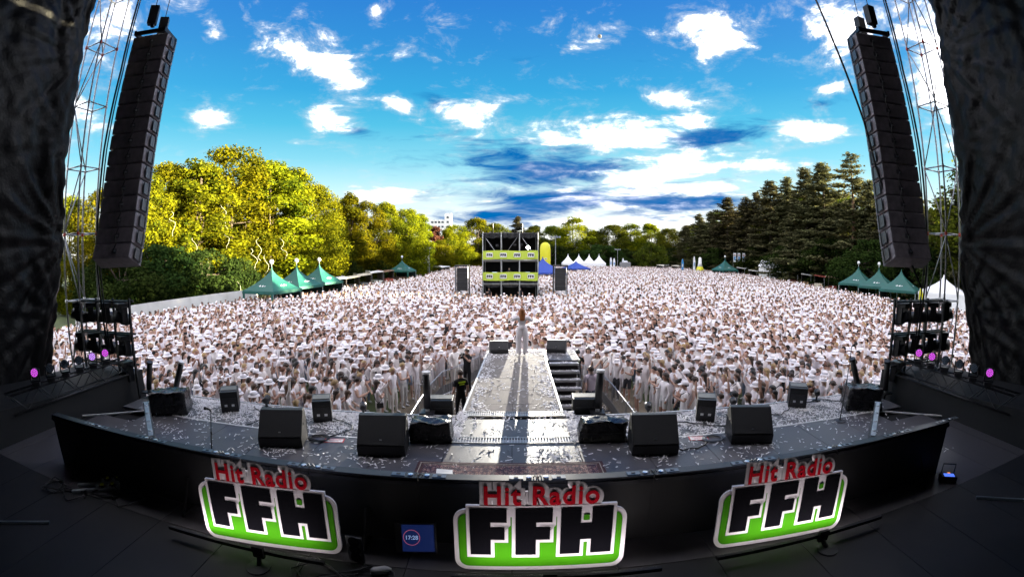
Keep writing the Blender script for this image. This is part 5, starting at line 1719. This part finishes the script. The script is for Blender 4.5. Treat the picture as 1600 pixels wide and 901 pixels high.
def field_things():
    # white site wall along the left edge
    pts = [(-30.6, 22), (-30.2, 30), (-29.2, 38), (-27.9, 45.5)]
    w = thing('site_wall', 'long white panel wall along the left edge of the crowd', 'wall', (0, 0, 0))
    pan = mat('white_wall_panel', (.62, .61, .60), .6, var=.10, scale=.7)
    for a, b in zip(pts, pts[1:]):
        a, b = Vector((*a, 0)), Vector((*b, 0)); L = (b - a).length; n = max(1, round(L / 2.7)); ang = math.atan2(b.y - a.y, b.x - a.x)
        for k in range(n):
            c = a.lerp(b, (k + .5) / n)
            MB().box((c.x, c.y, 1.12), (L / n - .03, .05, 2.2), rz=ang).build('wall_panel', pan, w)
            MB().box((c.x - .08, c.y, .6), (.05, .3, 1.2), rz=ang).build('post', STEEL, w)
    # inflatable arch behind the control tower
    yel = mat('yellow_inflatable', (.62, .58, .01), .45, var=.05)
    c = at(852, 395, 118)
    t = thing('inflatable_arch', 'tall yellow inflatable column behind the right side of the control tower', 'inflatable', (c.x, c.y, 0))
    MB().lathe([(1.1, 0), (1.3, .3), (1.35, 3.5), (1.35, 6.8), (1.15, 7.9), (.6, 8.4), (0, 8.5)], 18).build('column', yel, t, True)
    MB().box((0, -1.355, 4.3), (.7, .03, .35)).build('print', WHITE, t)
    for i in range(3): MB().prism([(-.26 + i * .18 + px * .15, 4.18 + pz * .24) for px, pz in (F_POLY, F_POLY, H_POLY)[i]], -1.38, -1.372).build('letter', SIGN_BLACK, t)
    # lamp poles
    for px, d, h, lab in ((868, 82, 8.6, 'floodlight pole right of the yellow inflatable'), (965, 140, 7.0, 'floodlight pole right of the white pointed tents'), (671, 118, 7.2, 'slim lamp pole beside the white billboard'), (1288, 116, 5.8, 'slim lamp pole between the right stalls')):
        p = at(px, 395, d)
        t = thing('light_pole', lab, 'light pole', (p.x, p.y, 0), 0, 'light poles round the field')
        MB().tube([(0, 0, 0), (0, 0, h)], [.10, .06], 8).build('pole', STEEL, t)
        MB().box((0, 0, h), (1.7 if h > 6.9 else .6, .08, .08)).build('crossarm', STEEL, t)
        for x in ((-.75, -.25, .25, .75) if h > 6.9 else (-.2, .2)): MB().box((x, -.15, h - .05), (.32, .22, .26), M=Matrix.Rotation(R(25), 3, 'X')).build('floodlight', mat('flood_body', (.35, .36, .38), .4, .4), t)
    # billboard and containers on the left
    p = at(661, 395, 112)
    t = thing('billboard', 'white billboard standing above the far left stalls', 'billboard', (p.x, p.y, 0))
    MB().box((0, 0, 4.3), (3.0, .12, 1.9)).build('board', WHITE, t)
    for x in (-1.2, 1.2): MB().tube([(x, .1, 0), (x, .1, 5.1)], .06, 6).build('post', STEEL, t)
    m = MB()
    for k in range(3): m.box((-.2, -.07, 4.6 - k * .3), (1.4 - k * .3, .02, .08))
    tag(m.build('lettering', mat('faint_print', (.55, .45, .35), .6), t), kind='stuff')
    p = at(640, 395, 116)
    # stalls: counters with canopies
    cols = [mat('stall_white', (.66, .65, .64), .6, var=.08), mat('stall_red', (.30, .06, .04), .6, var=.15), mat('stall_grey', (.18, .18, .19), .6, var=.15), mat('stall_brown', (.17, .10, .06), .6, var=.2), mat('stall_cream', (.55, .50, .40), .6, var=.1)]

    def stall(px, d, w, h, ci, label, rz):
        p = at(px, 395, d)
        t = thing('market_stall', label, 'stall', (p.x, p.y, 0), rz, 'food stalls round the field')
        MB().box((0, 0, .55), (w, 1.6, 1.1)).build('counter', cols[ci], t)
        MB().box((0, .75, h / 2), (w, .08, h)).build('back_wall', mat('stall_inside', (.05, .04, .035), .8), t)
        MB().box((0, -.3, h + .06), (w + .4, 2.4, .12), M=Matrix.Rotation(R(6), 3, 'X')).build('canopy', cols[(ci + 2) % 5] if ci else cols[0], t)
        MB().box((0, -1.5, h + .12), (w * .9, .05, .42)).build('fascia', cols[ci], t)
        for x in (-w / 2 + .1, w / 2 - .1): MB().box((x, -1.2, h / 2), (.07, .07, h)).build('post', STEEL, t)
        for k in range(3): MB().box((-w * .3 + k * w * .3, -1.535, h + .12), (w * .16, .02, .22)).build('sign_panel', cols[4 if ci != 4 else 1], t)
    L = [(529, 68, 4.0, 2.3, 0, 'pale food stall right of the three left green tents'), (550, 73, 3.6, 2.2, 2, 'dark grey food stall, second from the left green tents'), (568, 78, 4.0, 2.3, 2, 'grey canopied food stall, third from the left green tents'),
         (587, 84, 4.2, 2.5, 0, 'white canopied food stall, fourth from the left green tents'), (605, 90, 3.8, 2.4, 1, 'red food stall just left of the single green tent'), (690, 122, 7.0, 2.2, 0, 'long white stall left of the delay stack')]
    for px, d, w, h, ci, lab in L: stall(px, d, w, h, ci, lab, R(-60))
    Rr = [(1160, 122, 5.5, 2.7, 0, 'long white canopied stall under the upright flags'), (1178, 116, 4.5, 2.3, 0, 'white canopied stall right of the upright flags'), (1222, 108, 4.4, 2.4, 3, 'brown food stall left of the right-hand lamp pole'), (1240, 104, 4.0, 2.4, 1, 'red food stall in the middle of the right row'),
          (1260, 99, 4.4, 2.4, 3, 'brown food stall right of the middle of the right row'), (1280, 94, 4.0, 2.4, 4, 'cream food stall near the right green tents'), (1302, 88, 4.4, 2.4, 1, 'red food stall next to the right green tents'), (1058, 146, 5.0, 2.2, 2, 'grey stall far back left of the yellow cone'), (1035, 150, 5.0, 2.2, 2, 'grey stall far back behind the round bush')]
    for px, d, w, h, ci, lab in Rr: stall(px, d, w, h, ci, lab, R(50))
    # small white chapel-like huts
    for px, d, h, lab in ((1198, 112, 5.0, 'narrow white hut with pointed gable on the right'), (1209, 110, 4.6, 'white hut with pointed gable beside the narrow one')):
        p = at(px, 395, d)
        t = thing('white_hut', lab, 'hut', (p.x, p.y, 0), R(25), 'white gabled huts')
        MB().box((0, 0, h * .35), (2.6, 2.6, h * .7)).build('wall', WHITE, t)
        MB().prism([(-1.5, h * .7), (1.5, h * .7), (0, h)], -1.4, 1.4).build('roof', WHITE_T, t)
        MB().box((0, -1.31, 1.1), (.9, .04, 2.0)).build('door', cols[2], t)
    # feather flags
    fl = [(953, 148, 'white', 'white feather flag right of the white tents', 4.6), (958, 146, 'white', 'second white feather flag right of the white tents', 4.4), (972, 150, 'white', 'white feather flag by the grey tank', 4.4), (1065, 132, 'blue', 'blue feather flag on the far right side', 4.6), (1083, 128, 'white', 'tall white and blue feather flag near the yellow cone', 5.4), (1438, 52, 'yellow', 'yellow feather flag right of the right green tents', 3.4), (459.5, 118, 'blue', 'blue feather flag', 4.4)]
    fm = {'white': WHITE_T, 'blue': mat('flag_blue', (.03, .22, .50), .6), 'yellow': mat('flag_yellow', (.62, .58, .03), .6)}
    for px, d, c_, lab, h in fl[:-1]:
        p = at(px, 395, d)
        t = thing('feather_flag', lab, 'flag', (p.x, p.y, 0), 0, 'feather flags')
        MB().tube([(0, 0, 0), (0, 0, h * .8), (.15, 0, h * .96), (.45, 0, h)], .025, 5).build('pole', STEEL, t)
        MB().prism([(.03, h * .25), (.62, h * .30), (.72, h * .75), (.45, h * .99), (.15, h * .95), (.03, h * .8)], -.01, .01).build('cloth', fm[c_], t)
        MB().box((.36, -.014, h * .6), (.3, .006, h * .18)).build('print', fm['blue'] if c_ != 'blue' else WHITE, t)
    for k, px in enumerate((1146, 1152.5, 1160)):
        p = at(px, 395, 121)
        t = thing('banner_flag', 'upright rectangular white flag, %s of three over the far right stalls' % ('left', 'middle', 'right')[k], 'flag', (p.x, p.y, 0), 0, 'upright banner flags')
        MB().tube([(0, 0, 0), (0, 0, 6.6)], .05, 6).build('pole', STEEL, t)
        MB().box((.42, 0, 5.3), (.75, .03, 2.3)).build('cloth', WHITE_T, t)
        MB().box((.42, -.02, 5.1), (.45, .01, 1.0)).build('print', fm['blue'], t)
        MB().box((.42, -.026, 5.9), (.4, .01, .35)).build('print', cols[1], t)
    # yellow and white cone shaped inflatable, grey tank
    p = at(1094, 395, 130)
    t = thing('inflatable_bottle', 'yellow and white bottle shaped inflatable at the far right', 'inflatable', (p.x, p.y, 0))
    MB().lathe([(.9, 0), (1.1, .5), (1.0, 2.0), (.75, 2.6)], 14).build('body', yel, t, True)
    MB().lathe([(.75, 2.6), (.5, 3.6), (.42, 4.9), (.2, 5.1)], 14).build('neck', WHITE, t, True)
    p = at(977, 395, 146)
    t = thing('tank_trailer', 'pale grey tank trailer right of the floodlight pole', 'trailer', (p.x, p.y, 0))
    MB().box((0, 0, 1.9), (3.2, 2.4, 2.4)).build('body', cols[2], t, bevel=.3)
    MB().lathe([(.9, 0), (.8, .4), (.4, .6)], 12, (0, 0, 3.0)).build('dome', ALU, t, True)
    for x in (-.9, .9): MB().lathe([(.45, -1.25), (.45, 1.25)], 14, (x, 0, .45), Matrix.Rotation(R(90), 3, 'X')).build('wheel', BLACK, t)
    # far apartment block
    p = at(690, 395, 300)
    t = thing('apartment_block', 'white apartment block rising behind the far trees', 'building', (p.x, p.y, 0))
    wl = mat('render_white', (.72, .72, .72), .7)
    MB().box((-2.0, 0, 13.5), (9.0, 9.0, 27.0)).build('wall', wl, t)
    MB().box((4.6, -.5, 15.5), (4.0, 8.0, 31.0)).build('stair_tower', wl, t)
    gl = mat('window_dark', (.05, .06, .08), .2)
    wm = MB().box((0, 0, 0), (1.5, .10, 1.3)).mesh('window', gl)
    for r_ in range(6, 9):
        for c_ in range(4):
            o = obj('window', wm, t); o.location = (-5.3 + c_ * 2.2, -4.53, 1.6 + r_ * 3.0)
    for r_ in range(7, 10):
        o = obj('window', wm, t); o.location = (4.6, -4.53, 1.6 + r_ * 3.0)
    # moon
    d = ray(937, 57).normalized()
    m = thing('moon', 'small pale half moon in the blue sky', 'moon', EYE + d * 2600)
    bm = bmesh.new(); bmesh.ops.create_icosphere(bm, subdivisions=4, radius=11.5)
    me = bpy.data.meshes.new('moon_disc'); bm.to_mesh(me); bm.free()
    mm = bpy.data.materials.new('moon_surface'); mm.use_nodes = True
    mm.node_tree.nodes['Principled BSDF'].inputs['Base Color'].default_value = (.09, .09, .09, 1); mm.node_tree.nodes['Principled BSDF'].inputs['Roughness'].default_value = 1
    me.materials.append(mm); obj('moon_disc', me, m)


field_things()


# ------------------------------------------------------------------ trees
def leaf_mat(name, dark, light, trans, yellow=0.0):
    m = bpy.data.materials.new(name); m.use_nodes = True
    N, L = m.node_tree.nodes, m.node_tree.links
    N.clear()
    out = N.new('ShaderNodeOutputMaterial')
    d = N.new('ShaderNodeBsdfDiffuse'); t = N.new('ShaderNodeBsdfTranslucent'); mx = N.new('ShaderNodeMixShader'); mx.inputs[0].default_value = trans
    a = N.new('ShaderNodeAttribute'); a.attribute_name = 'col'
    oi = N.new('ShaderNodeObjectInfo')
    r = N.new('ShaderNodeMix'); r.data_type = 'RGBA'; r.inputs[6].default_value = dark + (1,); r.inputs[7].default_value = light + (1,)
    L.new(a.outputs['Fac'], r.inputs[0])
    hs = N.new('ShaderNodeHueSaturation'); L.new(r.outputs[2], hs.inputs['Color'])
    mr = N.new('ShaderNodeMapRange'); L.new(oi.outputs['Random'], mr.inputs[0]); mr.inputs[3].default_value = .485; mr.inputs[4].default_value = .53
    L.new(mr.outputs[0], hs.inputs['Hue'])
    m2 = N.new('ShaderNodeMapRange'); L.new(oi.outputs['Random'], m2.inputs[0]); m2.inputs[3].default_value = .62; m2.inputs[4].default_value = 1.15
    L.new(m2.outputs[0], hs.inputs['Value'])
    L.new(hs.outputs[0], d.inputs[0]); L.new(hs.outputs[0], t.inputs[0])
    L.new(d.outputs[0], mx.inputs[1]); L.new(t.outputs[0], mx.inputs[2]); L.new(mx.outputs[0], out.inputs[0])
    return m


def leaf_quads(C, Nrm, size, jitter):
    """one bent leaf-spray quad at each point, facing roughly along its normal"""
    n = len(C)
    nr = Nrm + RNG.normal(0, jitter, (n, 3)); nr /= np.linalg.norm(nr, axis=1, keepdims=True)
    a = np.cross(nr, RNG.normal(0, 1, (n, 3))); a /= np.linalg.norm(a, axis=1, keepdims=True)
    b = np.cross(nr, a)
    s1 = size * RNG.uniform(.6, 1.35, (n, 1)); s2 = s1 * RNG.uniform(.45, .9, (n, 1))
    V = np.stack([C - a * s1, C - b * s2 + nr * s2 * .25, C + a * s1, C + b * s2 + nr * s2 * .25], 1)
    return V.reshape(-1, 3)


def broadleaf(seed, H, W, n_leaf, leaf, low=.12, lobes=46):
    rng = np.random.default_rng(seed)
    # clump centres spread through an uneven crown volume
    cl = []
    while len(cl) < lobes:
        u = rng.uniform(low, 1.0)
        prof = (math.sin(math.pi * min(1, max(0, (u - low * .5) / (1.04 - low * .5))) ** .75)) ** .7
        r = W / 2 * prof * rng.uniform(.25, .92) ** .5
        t = rng.uniform(0, 2 * math.pi)
        cl.append((r * math.cos(t) * rng.uniform(.85, 1.1), r * math.sin(t), u * H * .93, rng.uniform(.10, .19) * W * (1.15 - .55 * u)))
    cl = np.array(cl)
    wt = cl[:, 3] ** 2; k = rng.choice(len(cl), n_leaf, p=wt / wt.sum())
    d = rng.normal(0, 1, (n_leaf, 3)); d[:, 2] = d[:, 2] * .9 + .15; d /= np.linalg.norm(d, axis=1, keepdims=True)
    rr = cl[k, 3] * rng.uniform(.45, 1.12, n_leaf) ** .6
    sub = 1 + .20 * np.sin(d[:, 0] * 7 + k) * np.sin(d[:, 1] * 8 + 2 * k) + .1 * np.sin(d[:, 2] * 13 + k)
    C = cl[k, :3] + d * (rr * sub)[:, None] * np.array([1.1, 1.1, .85])
    keep = C[:, 2] > .25; C, d, k = C[keep], d[keep], k[keep]
    V = leaf_quads(C, d, leaf, .55)
    tone = np.clip(rng.normal(.5, .22, len(C)) + .25 * np.sin(k * 1.7), 0, 1)
    tr = MB()
    tr.tube([(0, 0, -.1), (.05, .02, H * .22), (-.1, .08, H * .5), (.05, 0, H * .82)], [.028 * H * .55, .02 * H * .55, .013 * H * .55, .004 * H], 9)
    for j in range(14):
        c = cl[j]; z0 = H * rng.uniform(.15, .55)
        tr.tube([(0, 0, z0), tuple(np.array([c[0], c[1], max(c[2], z0)]) * np.array([.5, .5, .6]) + np.array([0, 0, z0 * .4])), tuple(c[:3])], [.13, .08, .03], 5)
    return V, tone, tr


def conifer(seed, H, W, n_leaf, leaf, bare=.12, sparse=False):
    rng = np.random.default_rng(seed)
    C, D, tr = [], [], MB()
    tr.tube([(0, 0, -.1), (.04, .02, H * .4), (0, 0, H * .99)], [.012 * H, .009 * H, .001 * H], 8)
    tiers = int(H / (.95 if sparse else .62))
    ends = []
    for j in range(tiers):
        u = bare + (1 - bare) * j / tiers
        R_ = W / 2 * (1 - u) ** .8 * (rng.uniform(.55, 1.2) if sparse else rng.uniform(.78, 1.1)) + .25
        for b in range(5 if sparse else 7):
            t = rng.uniform(0, 2 * math.pi); L = R_ * rng.uniform(.65, 1.15); z = u * H + rng.uniform(-.3, .3)
            up = .25 if sparse else rng.uniform(-.30, .05) + .5 * u
            e = np.array([L * math.cos(t), L * math.sin(t), z + up * L])
            ends.append((np.array([0, 0, z]), e))
            if b % 2 == 0: tr.tube([(0, 0, z), tuple(e)], [.05 * (1.1 - u), .012], 4)
    w = np.array([np.linalg.norm(e - a) for a, e in ends]); w = w / w.sum()
    k = rng.choice(len(ends), n_leaf, p=w)
    A = np.array([a for a, e in ends])[k]; E_ = np.array([e for a, e in ends])[k]
    s = rng.uniform(.22 if sparse else .12, 1.04, (n_leaf, 1)) ** (.55 if sparse else .75)
    C = A + (E_ - A) * s + rng.normal(0, 1, (n_leaf, 3)) * np.array([.26, .26, .13]) * (1.35 - s * .7) * (1.3 if sparse else 1)
    Dn = (E_ - A); Dn = Dn / np.linalg.norm(Dn, axis=1, keepdims=True) * .4 + np.array([0, 0, .8])
    V = leaf_quads(C, Dn, leaf, .45)
    return V, np.clip(rng.normal(.45, .22, n_leaf), 0, 1), tr


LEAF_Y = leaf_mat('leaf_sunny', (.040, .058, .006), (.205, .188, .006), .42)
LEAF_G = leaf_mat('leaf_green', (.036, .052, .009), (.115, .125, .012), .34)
LEAF_D = leaf_mat('leaf_dark_bush', (.013, .024, .007), (.034, .050, .011), .20)  # shade on the bushes is darkened into the leaf colour
NEEDLE = leaf_mat('needle_dark', (.064, .064, .034), (.165, .148, .070), .36)
COPPER = leaf_mat('leaf_copper', (.06, .025, .02), (.13, .055, .035), .3)
BARK = mat('bark', (.075, .055, .040), .9, var=.4, scale=4, bump=.8, bscale=12)
BARK_P = mat('bark_pine', (.16, .095, .055), .9, var=.4, scale=4, bump=.8, bscale=12)

PROTO = {}


def proto(kind):
    if kind in PROTO: return PROTO[kind]
    spec = {
        'broad_a': lambda: broadleaf(1, 22, 14, 46000, .175, .02, 120), 'broad_b': lambda: broadleaf(2, 22, 12, 42000, .175, .02, 110), 'broad_c': lambda: broadleaf(3, 22, 15, 46000, .18, .02, 120),
        'poplar': lambda: broadleaf(4, 22, 8.5, 32000, .17, .03, 100), 'bush': lambda: broadleaf(5, 8, 9.5, 15000, .15, .02, 60), 'round': lambda: broadleaf(6, 9, 10.5, 8000, .24, .05, 60),
        'spruce_a': lambda: conifer(7, 22, 9.5, 34000, .165, .04), 'spruce_b': lambda: conifer(8, 22, 8.0, 30000, .165, .06), 'spruce_c': lambda: conifer(9, 22, 11, 36000, .17, .05), 'pine': lambda: conifer(10, 22, 10.0, 13000, .18, .16, True),
        'copper': lambda: broadleaf(11, 16, 9, 9000, .28, .08, 40),
    }[kind]()
    V, tone, tr = spec
    T = np.arange(len(V)).reshape(-1, 4)
    m = {'bush': LEAF_D, 'round': LEAF_G, 'copper': COPPER}.get(kind, NEEDLE if ('spruce' in kind or kind == 'pine') else LEAF_Y)
    me = np_mesh('crown', V, T, m, np.repeat(tone[:, None], 3, 1))
    PROTO[kind] = (me, tr.mesh('trunk', BARK_P if kind == 'pine' else BARK, True), {'bush': 8, 'round': 9, 'copper': 16}.get(kind, 22))
    return PROTO[kind]


def tree(kind, px, top, dist, wide, label, group, green=False):
    c, tk, H0 = proto(kind)
    p = at(px, top, dist); h = p.z
    nm = {'bush': 'dark_bush', 'round': 'round_tree', 'pine': 'pine_tree', 'poplar': 'tall_tree', 'copper': 'copper_tree'}.get(kind, 'spruce_tree' if 'spruce' in kind else 'leafy_tree')
    t = thing(nm, label, 'bush' if kind == 'bush' else 'tree', (p.x, p.y, 0), random.uniform(0, 6.28), group)
    wide *= 1.0 if kind in ('bush', 'round') else (1.5 if 'spruce' in kind or kind == 'pine' else (1.08 if group == LT else 1.42))
    s = h / H0; t.scale = (s * wide, s * wide, s)
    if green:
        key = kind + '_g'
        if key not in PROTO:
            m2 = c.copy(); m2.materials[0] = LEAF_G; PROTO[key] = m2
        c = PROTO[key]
    obj('trunk', tk, t); obj('crown', c, t)


LT, CT, RT = 'sunlit trees along the left edge', 'trees across the far end', 'dark conifers along the right edge'
LEFT = [('broad_b', 110, 300, 62, 1.0, 'behind the left scaffold tower'), ('broad_c', 165, 288, 58, 1.0, 'between the left scaffold tower and the loudspeaker array'), ('broad_a', 225, 262, 62, 1.05, 'just right of the left loudspeaker array, partly behind it'),
        ('broad_b', 268, 246, 68, 1.1, 'second right of the left loudspeaker array'), ('poplar', 318, 238, 66, 1.5, 'left of the tallest left treetops'), ('broad_a', 368, 220, 74, 1.15, 'the tallest of the left row'),
        ('poplar', 425, 240, 76, 1.6, 'right next to the tallest left tree'), ('poplar', 462, 250, 80, 1.2, 'above the middle left green tent, pointed top'), ('broad_c', 492, 282, 84, .95, 'above the third left green tent'),
        ('poplar', 548, 294, 96, 1.15, 'with a dark pointed top behind the left stalls'), ('broad_a', 574, 308, 98, .9, 'behind the left food stalls'), ('broad_b', 604, 312, 106, .95, 'left of the single far green tent'),
        ('broad_c', 636, 322, 112, .9, 'above the single far green tent'), ('poplar', 658, 328, 122, 1.0, 'behind the white billboard')]
for k, px, top, d, w, lab in LEFT: tree(k, px, top, d, w, 'yellow green sunlit tree ' + lab, LT)
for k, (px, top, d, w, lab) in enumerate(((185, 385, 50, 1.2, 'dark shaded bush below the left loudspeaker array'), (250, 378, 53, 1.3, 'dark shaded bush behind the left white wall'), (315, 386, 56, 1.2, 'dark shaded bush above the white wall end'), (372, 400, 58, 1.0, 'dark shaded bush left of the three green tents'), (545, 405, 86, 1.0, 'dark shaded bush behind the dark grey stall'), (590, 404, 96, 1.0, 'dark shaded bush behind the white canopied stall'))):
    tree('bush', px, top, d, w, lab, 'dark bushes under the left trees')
CENTRE = [('copper', 672, 348, 150, 1.0, 'reddish copper tree below the apartment block', 0), ('broad_a', 712, 348, 160, 1.0, 'sunlit tree left of the control tower', 0), ('broad_b', 745, 338, 165, 1.1, 'sunlit tree just behind the left corner of the control tower', 0), ('broad_c', 772, 346, 170, 1.0, 'tree directly behind the control tower, left', 1),
          ('spruce_a', 808, 338, 178, 1.2, 'dark pointed tree directly behind the control tower', 0), ('broad_b', 835, 350, 175, 1.0, 'green tree behind the yellow inflatable', 1), ('broad_c', 862, 350, 182, .9, 'green tree right of the yellow inflatable', 1), ('broad_a', 895, 336, 178, 1.0, 'tall pale green tree above the white pointed tents', 0),
          ('broad_b', 928, 358, 180, 1.0, 'dark green tree right of the tall pale one', 1), ('broad_c', 958, 348, 182, 1.1, 'broad green tree behind the floodlight pole', 1), ('broad_a', 985, 346, 184, .9, 'sunlit topped tree left of the round tree', 0), ('broad_b', 1015, 346, 186, 1.0, 'sunlit topped tree above the round tree', 0),
          ('broad_c', 1045, 354, 180, .9, 'green tree where leafy trees meet the conifers', 1), ('round', 1018, 378, 160, 1.05, 'round clipped tree standing alone before the far trees', 1), ('broad_a', 690, 372, 140, .9, 'low sunlit tree left of the far white stall', 0)]
for k, px, top, d, w, lab, g in CENTRE: tree(k, px, top, d, w, lab, CT, bool(g))
RIGHT = [('spruce_c', 1072, 352, 165, 1.1, 'lowest dark conifer at the far end of the right row'), ('spruce_a', 1092, 334, 155, 1.2, 'dark conifer above the far right feather flags'), ('spruce_b', 1112, 330, 148, 1.2, 'dark conifer left of the upright flags'), ('spruce_c', 1136, 308, 140, 1.2, 'dark conifer behind the single right green tent'),
         ('spruce_a', 1165, 308, 132, 1.2, 'dark conifer above the upright flags'), ('spruce_b', 1182, 300, 130, 1.1, 'slim dark conifer right of the upright flags'), ('spruce_c', 1203, 282, 122, 1.15, 'tall dark conifer behind the white huts'), ('spruce_b', 1228, 277, 118, 1.2, 'pointed dark conifer right of the white huts'), ('spruce_a', 1258, 262, 108, 1.15, 'tall dark conifer left of the two highest'),
         ('spruce_c', 1284, 254, 104, 1.15, 'very tall dark conifer beside the open pine'), ('pine', 1328, 238, 96, 1.15, 'tall open pine with bare orange trunk, highest on the right'), ('spruce_b', 1358, 282, 92, 1.2, 'dark conifer right of the open pine'), ('spruce_a', 1385, 290, 86, 1.2, 'dark conifer behind the right loudspeaker array'),
         ('spruce_c', 1430, 300, 80, 1.2, 'dark conifer just right of the right loudspeaker array'), ('spruce_b', 1468, 306, 76, 1.2, 'dark conifer behind the right scaffold tower'), ('spruce_a', 1500, 300, 72, 1.2, 'dark conifer next to the right tarpaulin')]
for k, px, top, d, w, lab in RIGHT: tree(k, px, top, d, w, lab, RT)
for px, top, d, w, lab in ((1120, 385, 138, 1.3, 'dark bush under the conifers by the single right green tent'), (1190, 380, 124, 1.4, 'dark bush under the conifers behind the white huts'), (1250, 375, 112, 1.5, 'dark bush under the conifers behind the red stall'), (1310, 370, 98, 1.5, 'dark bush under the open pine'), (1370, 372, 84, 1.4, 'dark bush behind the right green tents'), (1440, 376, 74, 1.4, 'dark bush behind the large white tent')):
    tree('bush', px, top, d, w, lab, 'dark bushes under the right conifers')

# unseen row added past the right tarpaulin to block sun, leafy trees among conifers
for k in range(11):
    kd = ('spruce_c', 'broad_a', 'spruce_a', 'broad_c')[k % 4]
    x, y, h = 62 + (k * 5) % 9, 38 - k * 4.4, 24 + (k * 3) % 4
    c, tk, H0 = proto(kd)
    if 'broad' in kd: c = PROTO.setdefault(kd + '_g', c.copy()); c.materials[0] = LEAF_G
    t = thing('spruce_tree' if 'spruce' in kd else 'leafy_tree', 'unseen tall tree added behind the right tarpaulin, %s of eleven counted towards the camera' % ORD[k], 'tree', (x, y, 0), k * 1.3, 'unseen sun-blocking trees past the right tarpaulin')
    t.scale = (h / H0 * 1.6, h / H0 * 1.6, h / H0); obj('trunk', tk, t); obj('crown', c, t)
for px, top, d, lab in ((1150, 330, 150, 'leafy dark green tree between the conifers above the upright flags'), (1215, 312, 132, 'leafy dark green tree between the conifers behind the white huts'), (1272, 300, 118, 'leafy dark green tree between the conifers left of the open pine'), (1320, 318, 108, 'leafy dark green tree standing behind the open pine'), (1100, 350, 160, 'leafy dark green tree at the far end of the conifer row'), (1410, 318, 92, 'leafy dark green tree behind the right loudspeaker array'), (1470, 330, 84, 'leafy dark green tree behind the large white tent')):
    tree('broad_b', px, top, d, 1.0, lab, RT, True)
for k, (px, top, d, lab) in enumerate(((205, 300, 82, 'second row sunlit tree behind the left loudspeaker array'), (296, 268, 90, 'second row sunlit tree left of the tallest left tree'), (398, 254, 92, 'second row sunlit tree right of the tallest left tree'), (520, 305, 104, 'sunlit tree in the dip right of the big left trees'), (620, 335, 128, 'second row sunlit tree above the white canopied stalls'), (700, 355, 150, 'second row sunlit tree below the apartment block'))):
    tree(('broad_a', 'broad_c', 'broad_b')[k % 3], px, top, d, 1.0, lab, LT)

# undergrowth closing the far end, and a second row behind the conifers
for k, px in enumerate(range(706, 1075, 26)):
    if 1000 < px < 1036: continue
    tree('bush', px, 381 + 5 * ((k * 7) % 3), 168 + 3 * ((k * 5) % 3), 1.7, 'low bush at the foot of the far trees, %s counted from the left' % ORD[k], 'low bushes across the far end')
for k, (px, top, d) in enumerate(((1082, 348, 175), (1128, 326, 165), (1175, 320, 155), (1240, 300, 138), (1300, 296, 126), (1345, 300, 116), (1395, 304, 108), (1450, 322, 100), (1490, 318, 94))):
    tree(('broad_c', 'broad_a')[k % 2], px, top, d, 1.15, 'leafy tree in the second row behind the conifers, %s counted from the left' % ORD[k], RT, True)


def streamers():
    """paper ribbons caught in the left trees"""
    rng = random.Random(21)
    m = mat('paper_ribbon', (.5, .5, .36), .7)
    spots = [(300, 372, 60), (318, 395, 60), (352, 352, 62), (392, 388, 62), (404, 372, 62), (414, 398, 60), (362, 430, 55), (345, 320, 64), (437, 372, 66), (268, 330, 58)]
    where = ['low left', 'lower left', 'middle', 'above the nearest green tent', 'over the nearest green tent', 'just above the green tent balls', 'at the foot of the dark bush', 'high in the crowns', 'above the middle green tent', 'near the loudspeaker array']
    for k, (px, py, d) in enumerate(spots):
        p = at(px, py, d); pts = []
        q = p.copy()
        for i in range(14):
            pts.append(q.copy())
            q += Vector((.28 * math.sin(i * .8 + k) + rng.uniform(-.1, .2), .1 * math.cos(i), -.22 - .12 * math.sin(i * .5 + k)))
        tag(MB().tube(pts, .02, 4).build('paper_streamer', m, None, True), 'thin pale paper streamer caught in the left trees, %s' % where[k], 'streamer', 'paper streamers in the left trees')


streamers()
